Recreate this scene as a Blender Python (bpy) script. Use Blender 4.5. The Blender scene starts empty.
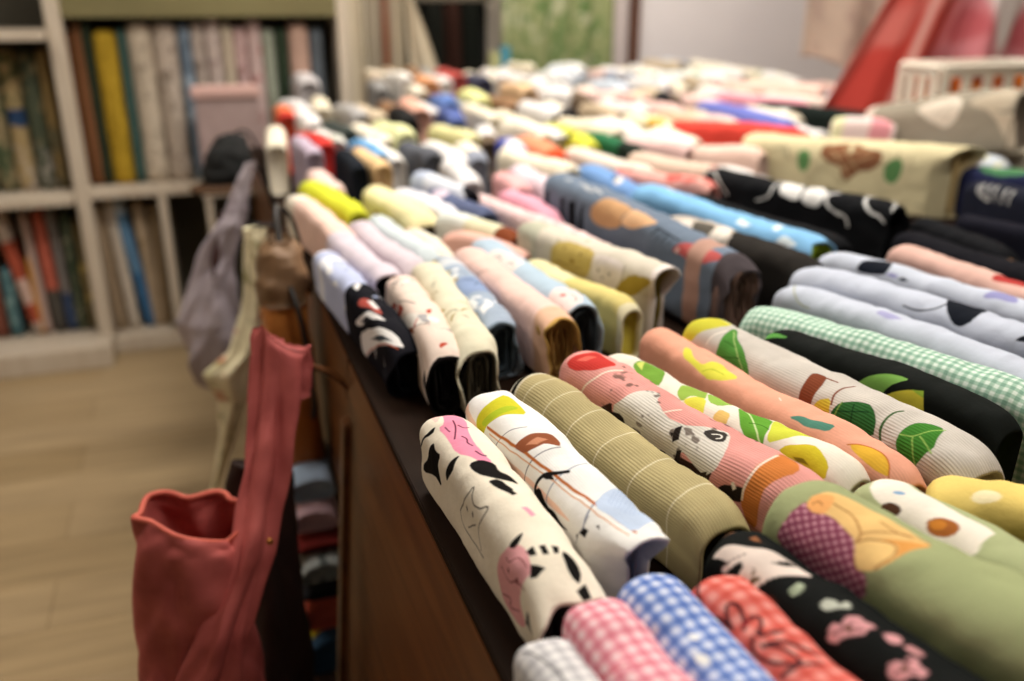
# Fabric shop: a long display table packed with folded fabric rolls, bags hanging at its side, shelves of bolts behind.
import bpy, bmesh, math, random
import numpy as np
from mathutils import Vector, Matrix
SC=bpy.context.scene; COL=SC.collection
random.seed(5)
# ------------------------------------------------------------------ camera (31.5 mm phone lens, shallow focus)
FPX=895.; TH=math.radians(20.8); PSI=math.radians(19.2); HC=1.32
cd=bpy.data.cameras.new('camera'); cam=bpy.data.objects.new('camera',cd); COL.objects.link(cam)
cam.location=(0,0,HC); cam.rotation_euler=(math.pi/2-TH,0,-PSI)
cd.sensor_width=36; cd.lens=FPX/1024*36; cd.clip_start=.02
cd.dof.use_dof=True; cd.dof.focus_distance=.93; cd.dof.aperture_fstop=2.0; cd.dof.aperture_blades=0
SC.camera=cam
SC.view_settings.view_transform='Standard'; SC.view_settings.look='None'; SC.view_settings.gamma=1; SC.view_settings.exposure=0.2
try: SC.view_settings.use_curve_mapping=False
except Exception: pass
# ------------------------------------------------------------------ helpers
def unit(a):
    a=np.asarray(a,float); return a/np.linalg.norm(a)
def roll_profile(w,h,nv,rt=.46,taper=.92,rb=.012,flat=0.0):
    """closed cross-section from bottom left over the crest to bottom right; returns x, z (crest at z=0) and arc length from the crest"""
    a=np.linspace(0,np.pi/2,60)
    n=2.35
    x=w/2*np.sin(a)**(2/n); z=rt*w*(np.cos(a)**(2/n)-1)
    xb=w/2*taper
    zs=np.linspace(z[-1],-h+rb,30)[1:]
    xs=w/2+(xb-w/2)*(zs-z[-1])/(-h+rb-z[-1])
    b=np.linspace(0,np.pi/2,8)[1:]
    xc=xb-rb+rb*np.cos(b); zc=-h+rb-rb*np.sin(b)
    xe=np.linspace(xb-rb,0,6)[1:]
    X=np.concatenate([x,xs,xc,xe]); Z=np.concatenate([z,zs,zc,0*xe-h])
    s=np.concatenate([[0],np.cumsum(np.hypot(np.diff(X),np.diff(Z)))])
    m=nv//2
    q=np.linspace(0,1,m+1); q=s[-1]*(.62*q+.38*q**2.2)   # denser on top
    X=np.interp(q,s,X); Z=np.interp(q,s,Z)
    return (np.concatenate([-X[:0:-1],X]),np.concatenate([Z[:0:-1],Z]),np.concatenate([-q[:0:-1],q]))
def vnoise(x,y,seed):
    """smooth value noise in -1..1"""
    r=np.random.RandomState(seed%9973); g=r.uniform(-1,1,(64,64))
    xi=np.floor(x).astype(int); yi=np.floor(y).astype(int); fx=x-xi; fy=y-yi
    fx=fx*fx*(3-2*fx); fy=fy*fy*(3-2*fy)
    G=lambda i,j:g[i%64,j%64]
    return (G(xi,yi)*(1-fx)+G(xi+1,yi)*fx)*(1-fy)+(G(xi,yi+1)*(1-fx)+G(xi+1,yi+1)*fx)*fy
def roll_grid(A,B,w,h,nu,nv,hint=(0,0,1),seed=0,bumpy=1.0,bend=0.0,hs=1.0):
    A=np.array(A,float);B=np.array(B,float);L=np.linalg.norm(B-A);t=(B-A)/L
    s=unit(np.cross(hint,t));n=np.cross(t,s)
    px,pz,v=roll_profile(w,h,nv)
    u=np.linspace(0,1,nu)
    U,V=np.meshgrid(u*L,v,indexing='ij')
    e=np.minimum(u,1-u)*L
    k=1-.16*np.exp(-(u*L/.010))-.05*np.exp(-((1-u)*L/.014))      # ends draw in a little
    wob=1+.035*vnoise(U/.06,0*U,seed+1)*bumpy
    PX=px[None,:]*k[:,None]*wob
    drop=.010*np.exp(-(u*L/.012))
    PZ=pz[None,:]*np.where(pz[None,:]<0,1,1)
    tt=np.clip(-PZ/h,0,1)
    PZ=PZ-(drop[:,None])*(1-tt)
    d=(.0022*vnoise(U/.035,V/.03+7,seed+2)+.0011*vnoise(U/.014,V/.02+3,seed+3))*bumpy
    sag=-.004*np.sin(np.pi*u*1.7+seed)*bumpy
    PZ=PZ+(d+sag[:,None])*(1-tt)
    PX=PX+d*np.sign(px)[None,:]*np.clip(np.abs(px)/(w/2),0,1)[None,:]*.6
    PX=PX+bend*np.sin(np.pi*u)[:,None]
    P=A+U[...,None]*t+PX[...,None]*s+PZ[...,None]*n
    return P,U,V,L,t,s,n

def lin(c):
    if isinstance(c,str):
        c=c.lstrip('#'); c=[int(c[i:i+2],16)/255 for i in(0,2,4)]
    return np.array([x/12.92 if x<=.04045 else ((x+.055)/1.055)**2.4 for x in c])
CG=1.0
def tag(o,label=None,cat=None,group=None,kind=None):
    if label:o['label']=label
    if cat:o['category']=cat
    if group:o['group']=group
    if kind:o['kind']=kind
    return o
def empty(name,loc,label,cat,group=None):
    o=bpy.data.objects.new(name,None); COL.objects.link(o); o.location=loc; o.empty_display_size=.05
    return tag(o,label,cat,group)
def link(name,me,mat=None,parent=None,smooth=True):
    o=bpy.data.objects.new(name,me); COL.objects.link(o)
    if mat is not None and not me.materials: me.materials.append(mat)
    if parent is not None:
        o.parent=parent
        if parent.type=='EMPTY':
            o.location=-Vector(parent.location)
    if smooth: me.polygons.foreach_set('use_smooth',[True]*len(me.polygons))
    return o
def mesh_np(name,V,F,colors=None,uv=None):
    me=bpy.data.meshes.new(name); me.from_pydata([tuple(v) for v in V] if len(V)<6000 else V.tolist(),[],F)
    if colors is not None:
        at=me.color_attributes.new('print','FLOAT_COLOR','POINT')
        c=np.ones((len(V),4),np.float32); c[:,:3]=colors; at.data.foreach_set('color',c.ravel())
    if uv is not None:
        l=me.uv_layers.new(name='cloth'); vi=np.empty(len(me.loops),np.int32); me.loops.foreach_get('vertex_index',vi)
        l.data.foreach_set('uv',np.asarray(uv,np.float32)[vi].ravel())
    return me
# ---- node materials
def newmat(name):
    m=bpy.data.materials.new(name); m.use_nodes=True; nt=m.node_tree; b=nt.nodes['Principled BSDF']; return m,nt,b
def node(nt,t,**k):
    n=nt.nodes.new(t)
    for a,v in k.items(): setattr(n,a,v)
    return n
def cloth_mat(name,rib=0.0,weave=.0012,rough=.82,strength=.25):
    m,nt,b=newmat(name)
    a=node(nt,'ShaderNodeAttribute',attribute_name='print'); nt.links.new(a.outputs['Color'],b.inputs['Base Color'])
    b.inputs['Roughness'].default_value=rough; b.inputs['Sheen Weight'].default_value=.0; b.inputs['Specular IOR Level'].default_value=.05
    uv=node(nt,'ShaderNodeUVMap',uv_map='cloth'); sp=node(nt,'ShaderNodeSeparateXYZ'); nt.links.new(uv.outputs[0],sp.inputs[0])
    nz=node(nt,'ShaderNodeTexNoise'); nz.inputs['Scale'].default_value=170; nz.inputs['Detail'].default_value=2; nt.links.new(uv.outputs[0],nz.inputs['Vector'])
    h=nz.outputs[0]
    if rib:
        mu=node(nt,'ShaderNodeMath',operation='MULTIPLY'); mu.inputs[1].default_value=2*math.pi/.0034; nt.links.new(sp.outputs[1],mu.inputs[0])
        si=node(nt,'ShaderNodeMath',operation='SINE'); nt.links.new(mu.outputs[0],si.inputs[0])
        ad=node(nt,'ShaderNodeMath',operation='MULTIPLY_ADD'); ad.inputs[1].default_value=rib; nt.links.new(si.outputs[0],ad.inputs[0]); nt.links.new(h,ad.inputs[2]); h=ad.outputs[0]
    bp=node(nt,'ShaderNodeBump'); bp.inputs['Strength'].default_value=strength; bp.inputs['Distance'].default_value=.002
    nt.links.new(h,bp.inputs['Height']); nt.links.new(bp.outputs[0],b.inputs['Normal'])
    return m
def plain(name,c,rough=.6,noise=0,scale=20,c2=None,bump=0,metal=0,coord='Object',stretch=(1,1,1),spec=.4):
    m,nt,b=newmat(name); c=lin(c)
    b.inputs['Base Color'].default_value=(*c,1); b.inputs['Roughness'].default_value=rough; b.inputs['Metallic'].default_value=metal; b.inputs['Specular IOR Level'].default_value=spec
    if noise or c2 is not None:
        tc=node(nt,'ShaderNodeTexCoord'); mp=node(nt,'ShaderNodeMapping'); mp.inputs['Scale'].default_value=stretch
        nt.links.new(tc.outputs[coord],mp.inputs[0])
        nz=node(nt,'ShaderNodeTexNoise'); nz.inputs['Scale'].default_value=scale; nz.inputs['Detail'].default_value=5; nt.links.new(mp.outputs[0],nz.inputs['Vector'])
        r=node(nt,'ShaderNodeValToRGB'); r.color_ramp.elements[0].position=.32; r.color_ramp.elements[1].position=.68
        d=lin(c2) if c2 is not None else c*(1-noise)
        r.color_ramp.elements[0].color=(*d,1); r.color_ramp.elements[1].color=(*c,1)
        nt.links.new(nz.outputs[0],r.inputs[0]); nt.links.new(r.outputs[0],b.inputs['Base Color'])
        if bump:
            bp=node(nt,'ShaderNodeBump'); bp.inputs['Strength'].default_value=bump; bp.inputs['Distance'].default_value=.004
            nt.links.new(nz.outputs[0],bp.inputs['Height']); nt.links.new(bp.outputs[0],b.inputs['Normal'])
    return m
def floor_mat():
    m,nt,b=newmat('laminate_floor'); b.inputs['Roughness'].default_value=.42; b.inputs['Specular IOR Level'].default_value=.35
    tc=node(nt,'ShaderNodeTexCoord'); mp=node(nt,'ShaderNodeMapping'); nt.links.new(tc.outputs['Object'],mp.inputs[0])
    br=node(nt,'ShaderNodeTexBrick'); br.offset=.37; br.inputs['Scale'].default_value=1
    br.inputs['Brick Width'].default_value=1.2; br.inputs['Row Height'].default_value=.19; br.inputs['Mortar Size'].default_value=.0015
    br.inputs['Color1'].default_value=(*lin('#a18b6a'),1); br.inputs['Color2'].default_value=(*lin('#937d5b'),1); br.inputs['Mortar'].default_value=(*lin('#715d40'),1)
    nt.links.new(mp.outputs[0],br.inputs[0])
    mp2=node(nt,'ShaderNodeMapping'); mp2.inputs['Scale'].default_value=(1.2,16,1); nt.links.new(tc.outputs['Object'],mp2.inputs[0])
    nz=node(nt,'ShaderNodeTexNoise'); nz.inputs['Scale'].default_value=2.2; nz.inputs['Detail'].default_value=6; nt.links.new(mp2.outputs[0],nz.inputs['Vector'])
    mx=node(nt,'ShaderNodeMix',data_type='RGBA',blend_type='OVERLAY'); mx.inputs[0].default_value=.45
    nt.links.new(br.outputs[0],mx.inputs[6]); nt.links.new(nz.outputs[0],mx.inputs[7]); nt.links.new(mx.outputs[2],b.inputs['Base Color'])
    return m
COTTON=cloth_mat('printed_cotton'); RIBBED=cloth_mat('ribbed_cotton',rib=.8,strength=.2); SOFT=cloth_mat('soft_cloth',strength=.15)
WOOD=plain('dark_wood','#744722',.38,c2='#543016',scale=3,stretch=(6,1,14),spec=.4)
WOODTOP=plain('dark_tabletop','#2a1a11',.75,c2='#1e1209',scale=3,stretch=(14,1,1),spec=.1)
PALEWOOD=plain('pale_shelf_laminate','#c9bcaa',.5,c2='#bfb09c',scale=4,stretch=(8,8,1))
BLACKMETAL=plain('black_metal','#16161a',.4,metal=.6)
WHITEBOARD=plain('pale_grey_board','#d6d0d0',.4,c2='#cfc8c9',scale=2)
WALLM=plain('shop_wall','#c4b8a8',.8,c2='#b9ac9b',scale=3)
KHAKI=plain('khaki_panel','#78704a',.7,c2='#6b6340',scale=3)
CEIL=plain('ceiling_paint','#dcd8d0',.9)
CREAMPLASTIC=plain('cream_plastic','#e6dccb',.35)
# ---- prints painted vertex by vertex on the cloth, in millimetres along (u) and around (v) each roll
def _inside(x,y,p):
    r=np.zeros(len(x),bool); d=np.full(len(x),1e9); n=len(p)
    for i in range(n):
        x0,y0=p[i];x1,y1=p[(i+1)%n]
        if y0!=y1:
            c=((y0>y)!=(y1>y)); r^=c&(x<(x1-x0)*(y-y0)/(y1-y0)+x0)
        dx,dy=x1-x0,y1-y0; q=dx*dx+dy*dy
        t=np.clip(((x-x0)*dx+(y-y0)*dy)/q,0,1) if q else 0
        d=np.minimum(d,np.hypot(x-x0-t*dx,y-y0-t*dy))
    return r,d
def smoothline(p,it=1):
    p=[tuple(map(float,q)) for q in p]
    for _ in range(it):
        if len(p)<3: return p
        o=[p[0]]
        for a,b in zip(p[:-1],p[1:]): o+= [(.75*a[0]+.25*b[0],.75*a[1]+.25*b[1]),(.25*a[0]+.75*b[0],.25*a[1]+.75*b[1])]
        p=o+[p[-1]]
    return p
def smoothpoly(p):
    p=[tuple(map(float,q)) for q in p]
    if len(p)<5: return p
    o=[]
    for i in range(len(p)):
        a=p[i];b=p[(i+1)%len(p)]
        o+=[(.8*a[0]+.2*b[0],.8*a[1]+.2*b[1]),(.2*a[0]+.8*b[0],.2*a[1]+.8*b[1])]
    return o
def ging(u,v,c1,c2,c3,p):
    c1,c2,c3=lin(c1),lin(c2),lin(c3)
    sq=lambda x:np.clip(.5+1.6*np.sin(2*np.pi*x/p),0,1)
    a=sq(u);b=sq(v); k=(a+b)[:,None]
    return np.where(k<1,c1*(1-k)+c2*k,c2*(2-k)+c3*(k-1))
def paint(u,v,base,ops,L,hv):
    n=len(u); C=np.tile(lin(base),(n,1)); u=u+.5*vnoise(u/9,v/9,4); v=v+.5*vnoise(u/9+5,v/9,6)
    def put(idx,al,c):
        C[idx]=C[idx]*(1-al[:,None])+lin(c)*al[:,None]
    for o in ops:
        k=o[0]
        if k=='P':
            p=smoothpoly(o[2]); P=np.array(p); i=np.where((u>P[:,0].min()-1)&(u<P[:,0].max()+1)&(v>P[:,1].min()-1)&(v<P[:,1].max()+1))[0]
            if len(i):
                r,d=_inside(u[i],v[i],p); put(i,np.clip(.5+np.where(r,d,-d)/.9,0,1),o[1])
        elif k=='L':
            p=smoothline(o[3],2); P=np.array(p); w=o[2]*1.25+.35; i=np.where((u>P[:,0].min()-w-1)&(u<P[:,0].max()+w+1)&(v>P[:,1].min()-w-1)&(v<P[:,1].max()+w+1))[0]
            if len(i):
                d=np.full(len(i),1e9)
                for (x0,y0),(x1,y1) in zip(p[:-1],p[1:]):
                    dx,dy=x1-x0,y1-y0;q=dx*dx+dy*dy
                    t=np.clip(((u[i]-x0)*dx+(v[i]-y0)*dy)/q,0,1) if q else 0
                    d=np.minimum(d,np.hypot(u[i]-x0-t*dx,v[i]-y0-t*dy))
                put(i,np.clip(.5+(w/2-d)/.9,0,1),o[1])
        elif k=='E':
            _,c,u0,v0,ru,rv,rot=o; ca,sa=math.cos(rot),math.sin(rot); x=(u-u0)*ca+(v-v0)*sa; y=-(u-u0)*sa+(v-v0)*ca
            q=np.hypot(x/ru,y/rv); i=np.where(q<1.6)[0]; put(i,np.clip(.5+(1-q[i])*min(ru,rv)/.9,0,1),c)
        elif k=='B':
            i=np.where((u>o[2]-1)&(u<o[3]+1))[0]; w=1.5*np.sin(v[i]/9); put(i,np.clip(np.minimum(u[i]-w-o[2],o[3]-u[i]+w)+.5,0,1),o[1])
        elif k=='G': C=ging(u,v,*o[1:])
        elif k=='GR':
            p=smoothpoly(o[2]); r,d=_inside(u,v,p); i=np.where(r)[0]
            m=np.sin(2*np.pi*u[i]/o[3])*np.sin(2*np.pi*v[i]/o[3]); put(i,np.clip(m*1.2,0,.75)+0*m,o[1])
        elif k=='ring':
            for q in o[2]:
                i=np.where(abs(u-q)<5)[0]; put(i,np.clip(.5+(o[3]/2-abs(u[i]-q+1.5*np.sin(v[i]/11)))/.9,0,1),o[1])
        elif k=='N':
            m=np.clip((.7*vnoise(u/o[2]+3,v/o[2]*1.4,11)+.5*vnoise(u/o[2]*2.7,v/o[2]*3,12)-o[3])*4,0,1); m=m*((u>o[4][0])&(u<o[4][1])); put(np.arange(n),m*.8,o[1])
        elif k=='ribs':
            s=.5+.5*np.sin(2*np.pi*v/o[1]); e=np.clip((u-o[3]*1000)/60,0,1)*np.clip(.6+.8*vnoise(u/50,v/12,9),0.1,1); C=C*(1-(o[2]*2.2*s*e)[:,None])
        elif k=='SC':    # scattered small motifs: (colour, length mm, width mm, count, seed)
            rr=np.random.RandomState(o[5])
            for _ in range(o[4]):
                u0=rr.uniform(8,L-8);v0=rr.uniform(-.6,.6)*hv;ro=rr.uniform(0,3.1);a_,b_=o[2]*rr.uniform(.7,1.2),o[3]*rr.uniform(.7,1.2)
                x=(u-u0)*math.cos(ro)+(v-v0)*math.sin(ro);y=-(u-u0)*math.sin(ro)+(v-v0)*math.cos(ro)+.25*x*x/max(a_,1)
                q=np.hypot(x/a_,y/b_);i=np.where(q<1.8)[0];put(i,np.clip(.5+(1-q[i])*min(a_,b_)/.9,0,1),o[1])
        elif k=='C':     # the same motif carries on round the sides the photograph does not show
            rr=np.random.RandomState(o[3])
            for _ in range(22):
                u0=rr.uniform(0,L);v0=rr.choice([-1,1])*rr.uniform(.75,1)*hv;s=o[2]*rr.uniform(.6,1.2)
                if v0<0: v0=min(v0,-hv*.85)
                q=np.hypot((u-u0)/s,(v-v0)/(s*rr.uniform(.5,1)));i=np.where(q<1.4)[0];put(i,np.clip(.5+(1-q[i])*s/1.5,0,1),o[1])
    # a little natural unevenness of the dye
    C=C*(1+.035*vnoise(u/25,v/25,3)+.02*vnoise(u/2.2,v/2.2,8))[:,None]
    return np.clip(C*CG,0,.86)
def grid_faces(nu,nv,off=0,loop=True):
    i=np.arange(nu-1)[:,None]; j=np.arange(nv if loop else nv-1)[None,:]
    a=i*nv+j; b=i*nv+(j+1)%nv; c=(i+1)*nv+(j+1)%nv; d=(i+1)*nv+j
    return (np.stack([a,d,c,b],-1).reshape(-1,4)+off).tolist()
def roll(d,nv=None,label=None,group=None,cat='fabric roll',hint=(0,0,1)):
    nu=d.get('nu',200); nv=nv or (300 if nu>=260 else 160 if nu>=150 else 70 if nu>=60 else 44)
    P,U,V,L,t,s,n=roll_grid(d['a'],d['b'],d['w'],d['h'],nu,nv,hint=hint,seed=d['s'],bumpy=d.get('bumpy',1.0))
    nv=P.shape[1]; end=d.get('end')
    A=np.array(d['a']); lift=-np.einsum('ijk,k->ij',P-A,n)/d['h']
    if end=='gift':      # the sides tuck in under the top at the near end, like a parcel
        f=np.clip((U-L+.05)/.05,0,1)**1.4*np.clip((lift-.10)/.25,0,1)
        X=np.einsum('ijk,k->ij',P-A,s)-(np.einsum('ijk,k->ij',P-A,s)).mean(1,keepdims=True)
        P=P-(f*X*.62)[...,None]*s - (f*.016)[...,None]*t
        if d.get('skew'):
            g=np.clip((U-L+.12)/.12,0,1); P=P+(g*np.einsum('ijk,k->ij',P-A,s)*d['skew'])[...,None]*t
    elif end=='flap':
        f=np.clip((U-L+.03)/.03,0,1)**1.5; g=np.clip((U-L+.055)/.055,0,1)**2; dr=.010+.006*math.sin(d['s'])
        P=P-(g*dr*np.clip(1-lift*1.5,0,1))[...,None]*n+(g*.006*np.sin(lift*5+d['s']))[...,None]*s
        P=P+(f*(.007*vnoise(V/.02,0*V,d['s']+40)-.012*np.clip(lift-.3,0,1)))[...,None]*t
        X=np.einsum('ijk,k->ij',P-A,s); P=P+(f*np.clip(lift,0,1)*.004*np.sign(X))[...,None]*s
    if not end:
        P=P-(.020*np.exp(-(L-U)/.016)*np.clip(1-lift,0,1)*min(1,L/.3))[...,None]*n
    hv=V.max()*1000
    C=paint(U.ravel()*1000,V.ravel()*1000,d['c'],d.get('o',[]),L*1000,hv)
    ln=lin(d['lining']) if d.get('lining') else C.reshape(nu,nv,3)[-6:].mean((0,1))*.9
    R=P[-1]; ce=R.mean(0); ax=R-ce; dist=np.linalg.norm(ax,axis=1,keepdims=True)
    q=ax*(1-np.minimum(.0032/np.maximum(dist,.001),.3))
    dep=.03 if end else .012
    r1=ce+q+t*.0008; r2=ce+q*.985-t*dep
    Rf=P[0]; cf=Rf.mean(0); f1=cf+(Rf-cf)*.82-t*.004
    Vv=np.concatenate([P.reshape(-1,3),r1,r2,f1]); N0=nu*nv
    F=grid_faces(nu,nv)
    def bridge(a,b): return [[a+j,b+j,b+(j+1)%nv,a+(j+1)%nv] for j in range(nv)]
    F+=bridge(N0-nv,N0)+bridge(N0,N0+nv)+[list(range(N0+2*nv-1,N0+nv-1,-1))]
    F+=[[N0+2*nv+j,0+j,(j+1)%nv,N0+2*nv+(j+1)%nv] for j in range(nv)]+[[N0+2*nv+j for j in range(nv)]]
    Cc=np.concatenate([C,C[-nv:]*.9,np.tile(ln,(nv,1)),C[:nv]])
    uv=np.concatenate([np.stack([U.ravel(),V.ravel()],1),np.stack([U[-1],V[-1]],1),np.stack([U[-1]+.01,V[-1]],1),np.stack([U[0],V[0]],1)])
    og=Vector((A+np.array(d['b']))/2-n*d['h']); Vv=Vv-np.array(og)
    me=mesh_np('fabric_roll',Vv,F,Cc,uv)
    o=link('fabric_roll',me,RIBBED if d.get('ribbed') else COTTON); o.location=og
    tag(o,label or d['l'],cat,group)
    if end:
        # folded layers seen in the open end
        VV=[];FF=[];CC=[];UU=[]; rs=np.random.RandomState(d['s'])
        px,pz,pv=roll_profile(d['w'],d['h'],48); m=len(px); ctr=np.array([0,-d['h']*.5])
        sq=.42 if end=='gift' else .94
        for k in range(4):
            off=.007+.0062*k
            w2=max(d['w']*sq-2*off,.006); h2=max(d['h']-2*off,.035)
            dq=(.010+.006*math.sin(d['s']))*.8+.002 if end=='flap' else 0.0
            x,z,_=roll_profile(w2,h2-dq,48); z=z-off-dq; th=.0022
            xi,zi,_=roll_profile(max(w2-2*th,.003),h2-dq-2*th,48); zi=zi-off-th-dq
            u1=L-.004-.007*k*rs.uniform(.3,1.3)-(.016 if end=='gift' else 0); u0=L-.028
            ph=rs.uniform(0,6)
            base=len(VV)*0+sum(len(a) for a in VV)
            for (xx,zz,uu) in ((x,z,u0),(x,z,u1),(xi,zi,u1),(xi,zi,u0)):
                un=uu+(.003*np.sin(pv/.016+ph) if uu==u1 else 0)
                pts=np.array(d['a'])+np.outer(un*np.ones(len(xx)),t)+np.outer(xx+.002*np.sin(zz/.03+ph),s)+np.outer(zz,n)
                VV.append(pts)
                CC.append(np.tile(ln*rs.uniform(.85,1.1)+.0,(len(xx),1))); UU.append(np.stack([un*np.ones(len(xx)),pv],1))
            FF+=grid_faces(4,m,base)
        VV=np.concatenate(VV)-np.array(og)
        me2=mesh_np('inner_folds',VV,FF,np.clip(np.concatenate(CC),0,.86),np.concatenate(UU))
        link('inner_folds',me2,COTTON,o)
    return o
# ---- simple solids
def box_bm(bm,x0,x1,y0,y1,z0,z1,M=None):
    vs=[bm.verts.new((x,y,z)) for x in(x0,x1) for y in(y0,y1) for z in(z0,z1)]
    if M is not None:
        for v in vs: v.co=M@v.co
    for f in((0,1,3,2),(4,6,7,5),(0,4,5,1),(2,3,7,6),(0,2,6,4),(1,5,7,3)): bm.faces.new([vs[i] for i in f])
def bm_obj(name,bm,mat,parent=None,bevel=.003,smooth=False):
    bmesh.ops.recalc_face_normals(bm,faces=bm.faces)
    if bevel: bmesh.ops.bevel(bm,geom=bm.edges[:],offset=bevel,segments=2,affect='EDGES',clamp_overlap=True)
    me=bpy.data.meshes.new(name); bm.to_mesh(me); bm.free(); return link(name,me,mat,parent,smooth)
def box(name,b,mat,parent=None,bevel=.003,M=None):
    bm=bmesh.new(); box_bm(bm,*b,M); return bm_obj(name,bm,mat,parent,bevel)
def tube(name,pts,r,mat,parent=None,sides=10,smooth_it=2):
    pts=[np.array(p,float) for p in pts]
    for _ in range(smooth_it):
        if len(pts)>2:
            o=[pts[0]]
            for a,b in zip(pts[:-1],pts[1:]): o+=[.75*a+.25*b,.25*a+.75*b]
            pts=o+[pts[-1]]
    V=[];up=np.array([.31,.22,.93])
    for i,p in enumerate(pts):
        t=unit(pts[min(i+1,len(pts)-1)]-pts[max(i-1,0)]); a=unit(np.cross(t,up)); b=np.cross(t,a)
        rr=r[0]+(r[1]-r[0])*i/(len(pts)-1) if isinstance(r,tuple) else r
        V+=[p+rr*(math.cos(q)*a+math.sin(q)*b) for q in np.linspace(0,2*np.pi,sides,endpoint=False)]
    F=grid_faces(len(pts),sides)+[list(range(sides))[::-1],[(len(pts)-1)*sides+j for j in range(sides)]]
    me=mesh_np(name,np.array(V),F); return link(name,me,mat,parent)
def interp_keys(keys,t):
    ts=[k[0] for k in keys]; return [np.interp(t,ts,[k[1][i] for k in keys]) for i in range(len(keys[0][1]))]
def loft(name,keys,mat,parent=None,n=60,m=48,wr=.006,fold=0,seed=1,color=None,cap=(1,1),power=2.0,tfun=None,colfun=None):
    """keys: (t,(cx,cy,cz, hx,hy)) ellipses in horizontal planes; wr wrinkle depth, fold number of vertical pleats"""
    V=[];C=[];UV=[]
    for i,t in enumerate(np.linspace(0,1,n)):
        cx,cy,cz,hx,hy=interp_keys(keys,t)
        a=np.linspace(0,2*np.pi,m,endpoint=False)
        ca,sa=np.cos(a),np.sin(a)
        x=np.sign(ca)*abs(ca)**(2/power); y=np.sign(sa)*abs(sa)**(2/power)
        w=wr*(vnoise(ca*1.7+t*2+9,sa*1.7+t*5+9,seed)+.35*vnoise(ca*3.4+20,sa*3.4+t*13+20,seed+5))
        k=1+(fold and .16*np.sin(a*fold+2*t+seed))
        px=cx+(hx*k)*x+w*x; py=cy+(hy*k)*y+w*y; pz=cz+.5*w
        if tfun is not None: px,py,pz=tfun(t,a,px,py,pz)
        V.append(np.stack([px,py,pz+0*px],1)); UV.append(np.stack([a*.03,t*.6+0*a],1))
        if colfun is not None: C.append(colfun(t,a))
        elif color is not None: C.append(np.tile(lin(color),(m,1)))
    V=np.concatenate(V);F=grid_faces(n,m)
    if cap[0]:F.append(list(range(m))[::-1])
    if cap[1]:F.append([(n-1)*m+j for j in range(m)])
    me=mesh_np(name,V,F,np.concatenate(C) if C else None,np.concatenate(UV)); return link(name,me,mat,parent)
def sheet(name,fn,nu,nv,mat,parent=None,colfun=None,th=.003):
    """fn(u,v)->xyz arrays; a cloth sheet with real thickness"""
    u,v=np.meshgrid(np.linspace(0,1,nu),np.linspace(0,1,nv),indexing='ij')
    P=np.stack(fn(u,v),-1).reshape(-1,3)
    C=colfun(u.ravel(),v.ravel()) if colfun is not None else None
    F=grid_faces(nu,nv,loop=False)
    me=mesh_np(name,P,F,C,np.stack([u.ravel(),v.ravel()],1)); o=link(name,me,mat,parent)
    s=o.modifiers.new('thickness','SOLIDIFY'); s.thickness=th; s.offset=0
    return o
# ------------------------------------------------------------------ room
def struct(o): o['kind']='structure'; return o
struct(box('floor',(-3,4.6,-2.5,4.6,-.05,0),floor_mat(),None,0))
struct(box('ceiling',(-3,4.6,-2.5,4.6,2.8,2.85),CEIL,None,0))
struct(box('wall_back',(-3,4.6,4.5,4.6,0,2.8),WALLM,None,0))
struct(box('wall_right',(4.5,4.6,-2.5,4.5,0,2.8),WALLM,None,0))
struct(box('wall_left',(-3.1,-3,-2.5,4.6,0,2.8),WALLM,None,0))
for i,(x,y,sx,sy,e) in enumerate([(1.0,.4,1.0,.5,18),(.7,2.1,1.0,.5,28),(1.4,3.3,1.2,.5,28),(-1.1,2.0,.5,1.0,13),(2.7,2.4,.5,1.0,18)]):
    t=empty('ceiling_light',(x,y,2.8),'flat ceiling light panel','ceiling light','ceiling light panels')
    t['label']=['flat ceiling light panel above the near end of the table','flat ceiling light panel above the middle of the table','flat ceiling light panel above the far end of the table','flat ceiling light panel above the aisle on the left','flat ceiling light panel over the right side of the table'][i]
    box('frame',(x-sx/2-.03,x+sx/2+.03,y-sy/2-.03,y+sy/2+.03,2.765,2.8),PALEWOOD,t,.004)
    m,nt,b=newmat('light_diffuser'); b.inputs['Emission Color'].default_value=(1,.95,.88,1); b.inputs['Emission Strength'].default_value=4; b.inputs['Base Color'].default_value=(.9,.9,.9,1)
    box('diffuser',(x-sx/2,x+sx/2,y-sy/2,y+sy/2,2.755,2.765),m,t,.002)
    l=bpy.data.lights.new('ceiling_lamp','AREA'); l.shape='RECTANGLE'; l.size=sx; l.size_y=sy; l.energy=e; l.color=(1,.94,.86)
    lo=bpy.data.objects.new('ceiling_lamp',l); COL.objects.link(lo); lo.location=(x,y,2.745)
w=bpy.data.worlds.new('world'); SC.world=w; w.use_nodes=True; w.node_tree.nodes['Background'].inputs[0].default_value=(1,.95,.88,1); w.node_tree.nodes['Background'].inputs[1].default_value=.09
# ------------------------------------------------------------------ display table
tb=empty('display_table',(1.3,1.9,0),'long dark wooden display table carrying all the fabric rolls','table')
TT=.81
box('tabletop',(.184,2.62,-.6,3.50,TT-.011,TT),WOODTOP,tb,.0015)
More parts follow.
